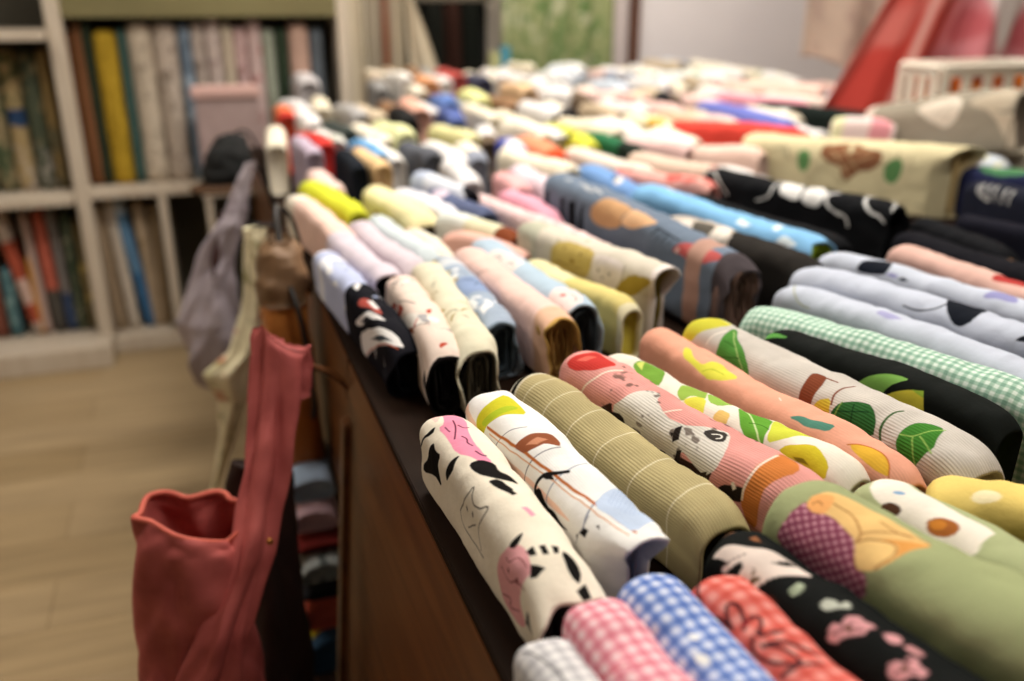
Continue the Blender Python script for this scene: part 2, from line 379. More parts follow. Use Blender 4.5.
# near side panel leans out towards the floor
bm=bmesh.new(); box_bm(bm,0,.022,-.6,1.30,0,.798)
for v in bm.verts:
    v.co.x+=.184-(.798-v.co.z)*.082
bm_obj('side_panel',bm,WOOD,tb,.002)
bm=bmesh.new(); box_bm(bm,-.012,.026,1.27,1.31,0,.70)
for v in bm.verts: v.co.x+=.186-(.798-v.co.z)*.082
bm_obj('corner_post',bm,WOOD,tb,.003)
box('apron',(.184,.206,1.312,3.48,.44,.798),WOOD,tb,.002)
box('lower_shelf',(.08,2.5,1.312,3.48,.02,.045),WOODTOP,tb,.002)
for x,y in((2.55,-.5),(2.55,3.45),(.24,3.45),(.3,-.5)): box('leg',(x-.03,x+.03,y-.03,y+.03,0,.799),WOOD,tb,.003)
tb2=empty('display_table',(1.6,3.8,0),'dark wooden table pushed against the far end of the long display table','table')
box('tabletop',(.66,2.62,3.505,4.12,TT-.028,TT),WOODTOP,tb2,.003); box('apron',(.68,2.60,3.53,3.55,.62,.782),WOOD,tb2,.002)
for x,y in((.70,3.57),(2.57,3.57),(.70,4.08),(2.57,4.08)): box('leg',(x-.03,x+.03,y-.03,y+.03,0,.782),WOOD,tb2,.003)
# ------------------------------------------------------------------ fabric rolls on the table
ROLLS=[
{'a': (0.1979, 0.4996, 0.892), 'b': (0.205, 0.0796, 0.892), 'w': 0.0517, 'h': 0.08, 'c': '#d9d6d6', 's': 3, 'l': 'white and grey checked fabric roll, its tip nearest the table edge at the bottom', 'o': [('G', '#e8e6e4', '#c9c7c9', '#b3b1b4', 11), ('L', '#4a4548', 0.9, [(0, -30), (14, -16), (47, -7), (57, -7)])]},
{'a': (0.241, 0.5105, 0.905), 'b': (0.2541, 0.0907, 0.905), 'w': 0.0554, 'h': 0.093, 'c': '#e59aa6', 's': 10, 'l': 'pink gingham fabric roll with small red dashes', 'o': [('G', '#f0cfd2', '#e39aa6', '#d47c8a', 12), ('P', '#a33a3a', [(8, -69), (26, -47), (30, -46), (19, -62)]), ('P', '#a33a3a', [(0, -46), (0, -38), (0, -40), (0, -47)]), ('L', '#c04550', 1.2, [(66, -39), (81, -19), (85, 1)]), ('C', '#b03a42', 7, 1)]},
{'a': (0.2919, 0.5216, 0.905), 'b': (0.3075, 0.1019, 0.905), 'w': 0.0588, 'h': 0.093, 'c': '#6f8cc4', 's': 17, 'l': 'blue and white gingham fabric roll', 'o': [('G', '#d3d9ea', '#7d94cb', '#5470b4', 12), ('P', '#8fa3cf', [(0, -27), (0, -9), (5, 10), (8, 4)]), ('E', '#f4f2ec', 81, -8, 4, 3, 0.5), ('E', '#f4f2ec', 102, -14, 6, 4, 0.5), ('C', '#f4f2ec', 5, 2)]},
{'a': (0.3398, 0.5035, 0.905), 'b': (0.3847, 0.0859, 0.905), 'w': 0.0564, 'h': 0.093, 'c': '#d4574f', 's': 24, 'l': 'red gingham fabric roll with black outlined leaves', 'o': [('G', '#e0948a', '#d26a60', '#c6564b', 14), ('L', '#1b1620', 1.9, [(0, -34), (0, -13), (1, 5)]), ('L', '#1b1620', 1.9, [(0, -13), (6, -21), (29, -31), (42, -26), (54, -25)]), ('L', '#1b1620', 1.9, [(54, -25), (46, -22), (38, -14), (46, -9), (59, -15), (62, -19)]), ('L', '#1b1620', 1.9, [(62, -19), (57, -8), (61, -3), (68, -8), (74, -18), (78, 3)]), ('L', '#1b1620', 1.9, [(73, -19), (78, -27), (93, -24), (106, -11), (106, -4), (89, -8), (81, -18)]), ('L', '#1b1620', 1.9, [(81, -18), (87, -2), (105, 12)]), ('L', '#1b1620', 1.9, [(106, -25), (106, -17), (109, -6), (114, 5)]), ('L', '#1b1620', 1.9, [(57, -35), (68, -35), (76, -38)]), ('L', '#1b1620', 1.9, [(29, -31), (27, -37), (59, -32)]), ('P', '#8a2028', [(58, -19), (57, -9), (63, -17)]), ('C', '#1b1620', 4, 3)]},
{'a': (0.3814, 0.5438, 0.912), 'b': (0.4737, 0.1341, 0.912), 'w': 0.0633, 'h': 0.1, 'c': '#161817', 's': 31, 'l': 'black floral fabric roll with dusty pink blossoms', 'o': [('P', '#e3d3c8', [(6, -32), (9, -21), (20, -13), (34, -5), (47, 4), (59, 8), (82, 8), (73, -2), (62, -18), (57, -33), (60, -44), (50, -43), (40, -41), (39, -26), (33, -22), (27, -40), (21, -37), (27, -29), (14, -30)]), ('P', '#161817', [(52, -8), (56, 5), (66, 8), (61, -1)]), ('L', '#5a3b3b', 0.6, [(21, -37), (26, -26), (32, -16)]), ('L', '#5b4a2a', 1.2, [(54, -43), (52, -33), (47, -22)]), ('L', '#5b4a2a', 2.2, [(51, -34), (44, -35)]), ('L', '#5b4a2a', 2.2, [(52, -33), (54, -26)]), ('L', '#5b4a2a', 2.2, [(52, -38), (45, -41)]), ('P', '#c98c62', [(0, -7), (0, -3), (0, 3), (2, 5), (0, 2), (4, 2), (0, -2), (0, -8), (0, -4)]), ('P', '#8b5a3c', [(19, 1), (21, 8), (30, 4), (25, 0)]), ('P', '#a9b49a', [(79, -19), (78, -14), (80, -7), (86, -8), (87, -18), (84, -22)]), ('L', '#5f6b52', 0.6, [(82, -20), (83, -8)]), ('P', '#b9bcae', [(104, -13), (105, -7), (111, -4), (115, -6), (114, 1), (118, 3), (122, -2), (117, -8), (112, -16), (108, -17)]), ('P', '#d79c9e', [(122, -28), (121, -20), (127, -18), (124, -12), (126, -8), (131, -3), (136, -5), (142, -2), (145, -4), (142, -8), (143, -13), (138, -18), (134, -23), (131, -31), (125, -33)]), ('L', '#6d3b40', 0.8, [(126, -26), (130, -18), (132, -8)]), ('L', '#6d3b40', 0.8, [(130, -18), (127, -18)]), ('L', '#6d3b40', 0.8, [(131, -17), (140, -11)]), ('E', '#6b4a3a', 132, -17, 3, 2, 0), ('P', '#d79c9e', [(151, -5), (156, 2), (162, 3), (164, -3), (159, -8)]), ('P', '#c98f90', [(166, -3), (169, 2), (180, 1), (180, -3), (170, -5)]), ('P', '#d79c9e', [(168, -21), (171, -16), (176, -15), (174, -9), (179, -6), (184, -11), (191, -10), (191, -17), (184, -19), (183, -24), (177, -29), (172, -28)]), ('L', '#6d3b40', 0.8, [(178, -18), (177, -10)]), ('L', '#6d3b40', 0.8, [(178, -18), (175, -25)]), ('L', '#6d3b40', 0.8, [(178, -18), (186, -16)]), ('E', '#6b4a3a', 178, -18, 3, 2, 0), ('P', '#4a2a20', [(65, -35), (68, -30), (77, -31), (77, -41), (71, -41)]), ('C', '#d79c9e', 10, 5)]},
{'a': (0.449, 0.5535, 0.945), 'b': (0.5475, 0.1453, 0.945), 'w': 0.088, 'h': 0.133, 'c': '#989f74', 's': 38, 'l': 'wide sage green fabric roll with bread loaf print on plum check', 'o': [('P', '#87465c', [(22, -63), (22, -55), (25, -40), (27, -19), (40, -19), (55, -20), (78, -25), (94, -48), (104, -48), (109, -68), (91, -75), (70, -77), (49, -75)]), ('GR', '#d9a0ac', [(22, -63), (22, -55), (25, -40), (27, -19), (40, -19), (55, -20), (78, -25), (94, -48), (104, -48), (109, -68), (91, -75), (70, -77), (49, -75)], 9), ('P', '#dfb878', [(30, -24), (29, -7), (34, 2), (49, 7), (77, 10), (104, 10), (125, 6), (117, -13), (112, -39), (103, -46), (93, -49), (81, -28), (70, -25), (55, -20), (38, -25)]), ('P', '#e4a565', [(30, -24), (27, -14), (30, -6), (40, -1), (46, -9), (48, -23), (39, -27)]), ('P', '#d3954e', [(92, -20), (113, 0), (125, 6), (117, -13), (112, -39), (98, -35)]), ('P', '#e8c27f', [(84, -31), (89, -23), (100, -16), (108, -13), (114, -24), (110, -39), (97, -48), (88, -40)]), ('L', '#8a4f22', 0.8, [(84, -29), (92, -20), (106, -13), (113, -24), (107, -42)]), ('L', '#8a4f22', 0.7, [(46, -9), (65, -9), (82, -21), (83, -29)]), ('L', '#8a4f22', 0.7, [(82, -21), (104, 6), (121, 7)]), ('L', '#8a4f22', 0.7, [(34, -20), (35, -14), (40, -16)]), ('L', '#8a4f22', 0.7, [(83, -1), (94, -1), (109, 2)]), ('C', '#dfb878', 5, 6)], 'nu': 300},
{'a': (0.5498, 0.5769, 0.918), 'b': (0.6248, 0.1636, 0.918), 'w': 0.0618, 'h': 0.106, 'c': '#a3aa80', 's': 45, 'l': 'sage and white fabric roll printed with brown mushroom spots', 'o': [('P', '#e6ddd0', [(14, -21), (0, 11), (18, 17), (84, 6), (121, 5), (121, -10), (123, -28), (116, -37), (96, -39), (61, -35)]), ('E', '#9a5b2a', 88, -18, 13, 10, 0.4), ('E', '#c0792f', 84, -18, 7, 5, 0.4), ('E', '#4a3020', 43, -27, 9, 7, 0.4), ('E', '#7fa3c4', 37, -7, 5, 2.5, 0.6), ('C', '#9a5b2a', 6, 7)]},
{'a': (0.6061, 0.5563, 0.915), 'b': (0.9149, 0.2717, 0.915), 'w': 0.0618, 'h': 0.103, 'c': '#e0c672', 's': 52, 'l': 'yellow fabric roll with faint cream spots at the right edge', 'o': [('E', '#f1e2b8', 41, -18, 12, 7, 0.3), ('C', '#f1e2b8', 6, 8)]},
{'a': (0.2172, 0.8578, 0.908), 'b': (0.2405, 0.5304, 0.9002), 'w': 0.06, 'h': 0.0882, 'c': '#e9dfcc', 's': 59, 'l': 'cream fabric roll printed with sketchy cats and a pink speech bubble', 'o': [('P', '#e78fa9', [(6, -1), (8, 8), (15, 15), (33, 16), (74, 4), (110, 2), (136, 6), (136, -3), (120, -9), (103, -20), (70, -17), (38, -17), (38, -9)]), ('P', '#efc3b8', [(5, -16), (6, -3), (9, 11), (15, 15), (7, -1), (28, -15)]), ('L', '#5a2038', 1.0, [(37, 0), (54, -2), (76, -12)]), ('L', '#5a2038', 1.0, [(51, 1), (60, 4), (58, 10)]), ('L', '#5a2038', 1.0, [(76, -4), (84, -1), (92, -4), (99, -1)]), ('L', '#5a2038', 1.2, [(111, -3), (119, 0), (122, 4)]), ('L', '#5a2038', 0.8, [(46, -11), (60, -11)]), ('P', '#161413', [(49, -36), (56, -30), (67, -35), (79, -33), (77, -49), (85, -67), (63, -64), (17, -83), (18, -72), (42, -54)]), ('P', '#161413', [(9, -52), (27, -34), (31, -17), (38, -25), (15, -52)]), ('P', '#161413', [(5, -42), (3, -30), (5, -18), (4, -37)]), ('P', '#161413', [(100, -52), (99, -43), (103, -28), (107, -18), (110, -25), (116, -35)]), ('P', '#161413', [(125, -17), (126, -3), (139, 7), (154, 4), (165, 11), (181, 14), (174, 6), (163, -5), (154, -13), (140, -18)]), ('P', '#161413', [(165, -12), (166, -1), (190, 4), (194, -2), (176, -10)]), ('P', '#161413', [(180, -8), (183, -1), (199, 3), (200, -2)]), ('L', '#161413', 0.9, [(137, -63), (159, -36), (160, -22), (168, -37), (185, -34), (197, -22), (197, -36), (185, -54), (194, -71)]), ('L', '#161413', 0.8, [(137, -63), (140, -77), (168, -76), (200, -75)]), ('E', '#161413', 158, -49, 1.6, 3, 0), ('E', '#161413', 173, -46, 1.6, 3, 0), ('L', '#161413', 0.7, [(158, -69), (179, -53)]), ('P', '#e2a3a6', [(233, -66), (241, -42), (249, -26), (260, -19), (273, -19), (290, -25), (287, -41), (283, -61), (295, -77), (281, -89), (251, -92), (238, -86)]), ('P', '#161413', [(248, -30), (247, -21), (246, -11), (255, -20), (256, -26)]), ('L', '#7a3038', 0.8, [(244, -53), (262, -59), (276, -44), (292, -42)]), ('E', '#6a1f2a', 259, -46, 2, 3, 0), ('E', '#6a1f2a', 277, -44, 2, 3, 0), ('L', '#7a3038', 0.7, [(242, -83), (264, -72), (256, -87), (281, -73)]), ('L', '#7a3038', 0.7, [(250, -38), (260, -39), (266, -26), (281, -27)]), ('P', '#161413', [(268, -20), (267, -12), (279, -14), (276, -19)]), ('P', '#161413', [(270, -8), (271, -3), (283, -5), (281, -10)]), ('P', '#161413', [(274, 1), (277, 6), (285, 3), (284, -1)]), ('P', '#161413', [(283, -23), (294, -14), (297, -24), (292, -30)]), ('P', '#161413', [(282, 6), (287, 12), (305, 13), (316, 6), (306, 2)]), ('P', '#161413', [(319, 0), (316, 11), (328, 8), (328, 0)]), ('P', '#e59db0', [(219, -2), (220, 3), (231, 7), (232, 2)]), ('C', '#161413', 8, 9)], 'nu': 420, 'lining': '#1a1817', 'end': 'flap'},
{'a': (0.2776, 0.8828, 0.915), 'b': (0.3109, 0.5521, 0.915), 'w': 0.062, 'h': 0.103, 'c': '#eceae6', 's': 66, 'l': 'white fabric roll with an orange brown line, lime band and black cat tail', 'o': [('P', '#f0c8b4', [(4, -28), (22, -40), (71, -50), (148, -48), (226, -39), (262, -41), (217, -48), (79, -61), (2, -46)]), ('P', '#c9c32e', [(44, -44), (45, -31), (46, -15), (36, 7), (64, 7), (94, 6), (83, -13), (75, -28), (59, -53), (48, -52)]), ('P', '#a9bb2c', [(53, -41), (63, -24), (68, -3), (78, 4), (78, -16), (69, -38)]), ('L', '#3a3a40', 0.6, [(5, -30), (10, -14), (8, 3)]), ('L', '#6a6a78', 0.6, [(95, -47), (111, -22), (121, -9)]), ('L', '#4a4a58', 0.7, [(159, -57), (166, -32), (168, -11), (170, 4)]), ('L', '#6a7a9a', 0.8, [(207, -55), (212, -20), (202, 16)]), ('L', '#5a6a8a', 0.9, [(276, -37), (267, -17), (251, 13), (252, 26)]), ('L', '#b5662e', 2.2, [(71, -38), (132, -31), (197, -23), (248, -15), (284, -9), (319, -5)]), ('L', '#d39a6a', 0.8, [(77, -42), (137, -37), (205, -27), (255, -20), (319, -12)]), ('P', '#8f5236', [(134, -33), (135, -22), (136, -9), (144, 6), (160, 9), (170, 4), (158, -6), (158, -16), (154, -29)]), ('P', '#c98a6a', [(146, -23), (145, -9), (153, -1), (155, -14)]), ('P', '#bccbe2', [(267, -15), (254, 2), (244, 27), (260, 29), (292, 23), (305, 27), (304, 26), (320, -7), (292, -9)]), ('GR', '#9fb3d4', [(267, -5), (245, 26), (261, 29), (292, 23), (297, 21), (294, 3)], 5), ('L', '#161413', 3.2, [(187, -63), (182, -53), (186, -38), (194, -28), (205, -19), (211, -10)]), ('P', '#161413', [(181, -52), (194, -42), (209, -53), (226, -48), (239, -53), (256, -52), (227, -60), (197, -64)]), ('P', '#161413', [(190, -33), (197, -23), (209, -25), (198, -31)]), ('P', '#161413', [(272, -42), (276, -34), (282, -33), (282, -41)]), ('P', '#161413', [(286, -26), (288, -23), (293, -26)]), ('L', '#8a8a90', 0.6, [(269, -56), (275, -34), (272, -24)]), ('E', '#161413', 270, -47, 1.2, 2, 0), ('ribs', 2.6, 0.07, 0.12, 0.4)], 'nu': 420, 'lining': '#9aa0a6', 'end': 'gift'},
{'a': (0.3446, 0.9311, 0.905), 'b': (0.4083, 0.5847, 0.902), 'w': 0.064, 'h': 0.09, 'c': '#b3a579', 's': 73, 'l': 'olive ribbed fabric roll with thin cream rings', 'o': [('B', '#e9e2d0', 0, 6), ('B', '#1c1a17', 6, 17), ('B', '#cfc6ac', 17, 22), ('ring', '#ddd3b2', [43, 87, 135, 190, 248, 305], 1.6), ('N', '#b0935c', 60, 0.3, (180, 330), 0.5), ('ribs', 3.4, 0.13, 0, 0.4)], 'nu': 360, 'lining': '#15120f', 'ribbed': 1},
{'a': (0.4168, 0.9438, 0.918), 'b': (0.4894, 0.5636, 0.918), 'w': 0.067, 'h': 0.106, 'c': '#dd9a92', 's': 80, 'l': 'salmon pink ribbed fabric roll with a brushed black and white animal print and orange end', 'o': [('L', '#ecd9c8', 1.6, [(0, -49), (0, -41), (0, -30)]), ('L', '#ecd9c8', 1.8, [(46, -73), (57, -49), (69, -28), (79, -7), (84, 3)]), ('L', '#ecd9c8', 1.6, [(159, -49), (176, -30), (188, -12), (192, 0)]), ('P', '#c23a34', [(11, -31), (12, -20), (18, -3), (21, 14), (49, 6), (73, 5), (68, -11), (58, -22), (35, -34), (23, -35)]), ('P', '#e0685a', [(23, -22), (29, -8), (38, 0), (37, -17)]), ('P', '#3a2620', [(69, -76), (95, -56), (114, -41), (117, -55), (135, -56), (152, -60), (184, -51), (207, -51), (251, -51), (281, -42), (276, -66), (252, -68), (210, -64), (166, -67), (118, -76), (88, -77)]), ('P', '#dcd6cc', [(116, -46), (127, -33), (133, -16), (141, 3), (156, 3), (162, -9), (190, -20), (215, -19), (236, -6), (255, 8), (268, 0), (282, -20), (284, -40), (271, -56), (248, -49), (232, -42), (219, -64), (204, -55), (191, -66), (168, -61), (149, -59), (128, -64)]), ('N', '#5a4a40', 15, 0.42, (75, 285), None), ('P', '#2c2522', [(110, -53), (135, -47), (143, -61), (160, -68), (186, -61), (191, -71), (153, -76), (121, -74)]), ('P', '#2c2522', [(212, -27), (217, -19), (223, -34), (217, -40)]), ('P', '#2c2522', [(225, -46), (232, -42), (231, -60), (224, -61)]), ('P', '#2c2522', [(209, -33), (215, -31), (214, -36)]), ('P', '#3b3632', [(240, -13), (245, -2), (257, 6), (270, -9), (263, -15), (252, -17)]), ('L', '#efeae0', 1.0, [(250, -9), (256, -2), (263, -7), (259, -11)]), ('P', '#3a2c24', [(258, -59), (274, -48), (272, -63), (262, -66)]), ('P', '#2a221e', [(288, -60), (302, -48), (321, -43), (328, -46), (323, -59), (311, -63)]), ('P', '#efe6da', [(306, -44), (310, -42), (315, -47), (310, -51)]), ('P', '#cb7a3c', [(324, -38), (323, -23), (322, -3), (316, 25), (334, 23), (358, -1), (346, -28), (345, -52), (345, -77), (332, -76), (321, -60)]), ('L', '#efdccb', 1.8, [(323, -55), (325, -34), (325, -15), (321, 10)]), ('ribs', 3.4, 0.12, 0.1, 0.42)], 'nu': 420, 'ribbed': 1},
{'a': (0.4651, 0.9542, 0.905), 'b': (0.564, 0.6025, 0.905), 'w': 0.0533, 'h': 0.093, 'c': '#e3dccd', 's': 87, 'l': 'white fabric roll printed with green leaves and lemon slices', 'o': [('P', '#6f9a3a', [(50, -9), (45, 8), (56, 17), (80, 20), (107, -17), (95, -22), (66, -18)]), ('P', '#c9d36a', [(50, -3), (49, 13), (65, -8)]), ('P', '#8fae4a', [(131, -16), (120, 5), (128, 17), (151, 17), (167, -5), (149, -7), (147, -24)]), ('P', '#d3cf4c', [(146, -21), (153, -8), (165, -1), (182, -25), (177, -30), (161, -26)]), ('P', '#8fb44e', [(154, 13), (171, 17), (193, 14), (189, -6), (173, -7)]), ('P', '#d9b56a', [(192, -22), (193, -8), (209, -10), (215, -26), (201, -28)]), ('P', '#5f9a34', [(196, 16), (216, 12), (245, 17), (260, -11), (266, -30), (251, -30), (235, -25)]), ('L', '#c4d79a', 1.2, [(200, 17), (229, 1), (262, -28)]), ('L', '#3f6f22', 1.0, [(212, 12), (229, 15), (240, 17)]), ('L', '#3f6f22', 1.0, [(234, -10), (244, -4), (258, -8)]), ('P', '#c6cc45', [(245, 17), (262, 18), (308, 10), (292, -4), (280, -15), (269, -25), (260, -8)]), ('P', '#e8e0d2', [(269, -28), (281, -17), (296, 8), (315, 12), (327, -3), (287, -27)]), ('P', '#c9b92e', [(283, -28), (290, -18), (306, -11), (318, -6), (340, -17), (345, -33), (331, -33), (310, -30)]), ('P', '#7f6f1c', [(303, -27), (314, -25), (323, -28), (310, -30)]), ('C', '#8fb44e', 9, 11), ('ribs', 3.4, 0.04, 0.0, 0.4)], 'nu': 420},
{'a': (0.564, 1.0294, 0.905), 'b': (0.6084, 0.5792, 0.905), 'w': 0.0517, 'h': 0.093, 'c': '#dfa087', 's': 94, 'l': 'peach fabric roll with yellow fruit print and a teal streak', 'o': [('P', '#dcc04a', [(0, -45), (0, -35), (0, -28), (0, -34), (0, -46)]), ('P', '#d0cc4a', [(101, -23), (83, -6), (93, -3), (113, -15), (136, -18), (138, -1), (163, 0), (196, -7), (182, -22), (161, -31), (140, -27), (118, -24)]), ('L', '#9aa32a', 0.8, [(143, -24), (154, -14), (174, -14)]), ('P', '#4f8271', [(299, -24), (311, -16), (334, -10), (353, -7), (352, -17), (328, -24)]), ('P', '#d9ab3a', [(382, -20), (391, -11), (410, -8), (428, -11), (438, -23), (426, -27), (407, -27)]), ('L', '#b86a2c', 1.0, [(382, -20), (391, -11), (410, -8), (428, -11), (438, -23)]), ('L', '#f3d2c4', 0.8, [(263, -5), (270, -8)]), ('C', '#d0cc4a', 7, 12), ('ribs', 3.4, 0.06, 0.25, 0.42)], 'nu': 420},
{'a': (0.6259, 1.0077, 0.922), 'b': (0.6783, 0.5652, 0.915), 'w': 0.072, 'h': 0.103, 'c': '#c6bfb6', 's': 101, 'l': 'pale greige ribbed fabric roll with a big green leaf, lemons and a brown strap print', 'o': [('P', '#c5c03e', [(0, -46), (0, -26), (5, -9), (13, 10), (37, 20), (57, 3), (50, -18), (37, -32), (28, -47), (7, -51)]), ('P', '#d9d690', [(12, 8), (29, 16), (46, 22), (46, 12)]), ('L', '#efe6da', 1.4, [(57, -40), (60, -26), (67, -10)]), ('P', '#4f8a3a', [(80, -56), (79, -37), (72, -19), (67, -1), (73, 2), (88, -11), (117, -25), (140, -41), (150, -60), (120, -65), (94, -63)]), ('L', '#a9c47a', 0.9, [(74, -5), (101, -25), (146, -58)]), ('L', '#2f5a24', 0.8, [(80, -26), (101, -25)]), ('L', '#2f5a24', 0.8, [(85, -47), (118, -37)]), ('L', '#2f5a24', 0.8, [(110, -65), (133, -46)]), ('P', '#7b4029', [(236, -63), (230, -41), (228, -26), (223, -9), (242, -7), (249, -23), (250, -37), (251, -58)]), ('L', '#7b4029', 1.6, [(233, -11), (256, -6)]), ('L', '#7b4029', 1.6, [(275, -37), (270, -25), (270, -10), (272, 4)]), ('P', '#cdb53a', [(256, -59), (254, -48), (258, -39), (270, -30), (280, -50), (273, -59), (264, -62)]), ('P', '#2c5c2c', [(280, -56), (280, -43), (283, -32), (297, -22), (313, -19), (326, -23), (337, -34), (340, -47), (317, -54)]), ('L', '#7a9a4a', 1.0, [(285, -30), (286, -47), (281, -56)]), ('L', '#183a1c', 1.0, [(300, -26), (312, -54)]), ('L', '#183a1c', 1.0, [(287, -41), (321, -28)]), ('L', '#3a5a2e', 2.2, [(352, -51), (345, -40), (341, -24), (342, -12), (347, -6)]), ('P', '#3f7a2c', [(374, -51), (367, -42), (365, -29), (367, -16), (378, -4), (394, 1), (400, -17), (405, -28), (401, -42), (394, -56)]), ('L', '#8fb45a', 0.9, [(367, -32), (383, -28), (395, 0)]), ('L', '#8fb45a', 0.9, [(380, -29), (397, -52)]), ('L', '#8fb45a', 0.9, [(386, -25), (407, -33)]), ('C', '#4f8a3a', 9, 13), ('ribs', 3.4, 0.1, 0.0, 0.42)], 'nu': 440, 'lining': '#8f8578', 'ribbed': 1},
{'a': (0.692, 0.931, 0.925), 'b': (0.7678, 0.6199, 0.922), 'w': 0.0509, 'h': 0.11, 'c': '#171a18', 's': 108, 'l': 'black fabric roll with lemon and green leaf print between the greige and green checked rolls', 'o': [('P', '#dfe0d4', [(0, -24), (0, -22), (0, -22), (0, -25)]), ('P', '#dfe0d4', [(0, -24), (0, -21), (0, -20), (0, -25)]), ('P', '#5c9a4a', [(0, -24), (0, -15), (36, -13), (11, -24), (0, -25)]), ('P', '#79a952', [(148, -44), (160, -32), (177, -23), (194, -18), (209, -18), (196, -27), (187, -37), (183, -49), (165, -47)]), ('P', '#ccc244', [(183, -49), (199, -36), (217, -28), (232, -28), (238, -49), (223, -53), (201, -50)]), ('P', '#8fae3e', [(217, -28), (230, -25), (233, -32)]), ('C', '#79a952', 5, 14)], 'nu': 400},
{'a': (0.7138, 1.0183, 0.925), 'b': (0.8567, 0.6022, 0.925), 'w': 0.0646, 'h': 0.113, 'c': '#9cc0aa', 's': 115, 'l': 'green and white checked fabric roll with dark green dots', 'o': [('G', '#d8e4da', '#a3c2ae', '#7fa591', 10), ('E', '#2f5a44', 210, -41, 5, 4, 0), ('E', '#2f5a44', 239, -41, 6, 4, 0), ('E', '#2f5a44', 267, -40, 6, 4, 0), ('ribs', 3.4, 0.07, 0.1, 0.42)], 'nu': 400},
{'a': (0.821, 1.0929, 0.922), 'b': (0.9096, 0.6619, 0.922), 'w': 0.058, 'h': 0.11, 'c': '#b9bfcc', 's': 122, 'l': 'plain lavender white fabric roll beside the green checked roll', 'o': [('P', '#9d9cc0', [(173, -16), (174, -4), (194, -2), (209, -4), (195, -17)]), ('L', '#9a9a5a', 0.9, [(15, 3), (36, -22), (53, -34), (72, -36)])], 'nu': 300},
{'a': (0.8774, 1.1354, 0.932), 'b': (1.0127, 0.7167, 0.932), 'w': 0.066, 'h': 0.12, 'c': '#bac0ce', 's': 129, 'l': 'lavender white fabric roll with a large black teardrop and smile line', 'o': [('P', '#161a22', [(247, -19), (233, 10), (242, 10), (263, 13), (289, 19), (287, 8), (288, -24), (277, -37), (265, -37)]), ('L', '#161a22', 1.8, [(192, -33), (205, -35), (225, -31), (240, -22), (246, 1)]), ('P', '#161a22', [(347, -33), (350, -27), (356, -22), (361, -33)]), ('ribs', 3.4, 0.05, 0.18, 0.42)], 'nu': 300},
{'a': (0.9804, 1.2087, 0.925), 'b': (1.1265, 0.7937, 0.925), 'w': 0.0531, 'h': 0.113, 'c': '#bcc2cf', 's': 136, 'l': 'lavender white fabric roll with black pebble shapes beside the plain pink one', 'o': [('P', '#171b24', [(74, -34), (75, -18), (82, -6), (117, 11), (125, -17), (121, -30)]), ('P', '#8a88b4', [(123, -27), (130, -22), (142, -21), (140, -27)]), ('P', '#171b24', [(142, -27), (152, -23), (163, -26), (153, -30)]), ('P', '#171b24', [(230, 1), (230, 10), (251, 8), (248, 9), (237, 11)]), ('P', '#8d8cb8', [(273, -20), (273, -13), (279, 0), (293, 13), (308, 12), (320, -13), (300, -15)]), ('C', '#171b24', 5, 15)], 'nu': 300},
{'a': (1.1303, 1.2092, 0.925), 'b': (1.1725, 0.7712, 0.925), 'w': 0.0513, 'h': 0.113, 'c': '#d3aca0', 's': 143, 'l': 'plain pale pink fabric roll with a red patch at the right edge', 'o': [('P', '#a83a36', [(200, -18), (198, -5), (201, 13), (230, 8), (242, 9), (257, -11), (228, -13)])], 'nu': 200},
{'a': (1.277, 1.3564, 0.905), 'b': (1.3138, 0.938, 0.905), 'w': 0.0661, 'h': 0.093, 'c': '#15151a', 's': 150, 'l': 'black fabric roll behind the plain pale pink one', 'o': [('E', '#c99a72', 230, 17, 9, 7, 0), ('C', '#c99a72', 2, 16)], 'nu': 160},
{'a': (1.43, 1.3707, 0.925), 'b': (1.5355, 0.9848, 0.925), 'w': 0.0468, 'h': 0.113, 'c': '#191922', 's': 157, 'l': 'black fabric roll with a red stripe at the right edge', 'o': [('P', '#b04a40', [(74, 9), (88, 7), (125, 6), (125, 6)])], 'nu': 160},
{'a': (1.4081, 1.4517, 0.905), 'b': (1.3427, 1.1589, 0.905), 'w': 0.0515, 'h': 0.093, 'c': '#141518', 's': 164, 'l': 'black fabric roll lying just in front of the parcel folded beige roll', 'o': [], 'nu': 100},
{'a': (0.1953, 1.6037, 0.905), 'b': (0.2355, 1.0965, 0.9), 'w': 0.0482, 'h': 0.088, 'c': '#b4bcd8', 's': 171, 'l': 'pale blue fabric roll ending in a black, red and white print at the table edge', 'o': [('B', '#e6e3e6', 0, 22), ('B', '#dedfe6', 60, 95), ('P', '#e8e8ea', [(89, -20), (94, -8), (149, -19), (135, -33)]), ('P', '#e5e3e2', [(165, -36), (185, -24), (206, -31)]), ('B', '#17171d', 255, 700), ('P', '#17171d', [(250, -42), (273, -18), (253, 8), (281, 12), (336, 6), (374, -9), (323, -43)]), ('P', '#b3544a', [(323, -24), (323, -13), (341, -5), (383, -6), (410, -5), (396, -14), (357, -15), (336, -25)]), ('P', '#e5dfdc', [(339, -10), (347, -3), (392, -6), (387, -11)]), ('P', '#e5e2e0', [(267, -13), (254, -2), (264, 2), (288, -11)]), ('P', '#e5e2e0', [(316, -57), (356, -28), (391, -15), (435, -6), (414, -17), (379, -35), (334, -57)]), ('P', '#2a2a30', [(342, -45), (381, -27), (407, -21), (378, -38)]), ('P', '#e9e6e3', [(339, -64), (395, -40), (443, -19), (476, -9), (505, -8), (488, -26), (435, -51), (379, -82), (357, -99), (336, -93)]), ('L', '#b4553a', 1.2, [(355, -96), (392, -71), (455, -40), (500, -18)]), ('P', '#40464e', [(398, -53), (458, -25), (487, -18), (449, -38)]), ('SC', '#e5e2e0', 9, 1.6, 16, 17), ('SC', '#8f9ab8', 9, 3, 5, 26)], 'nu': 340, 'lining': '#1a1b20', 'end': 'flap'},
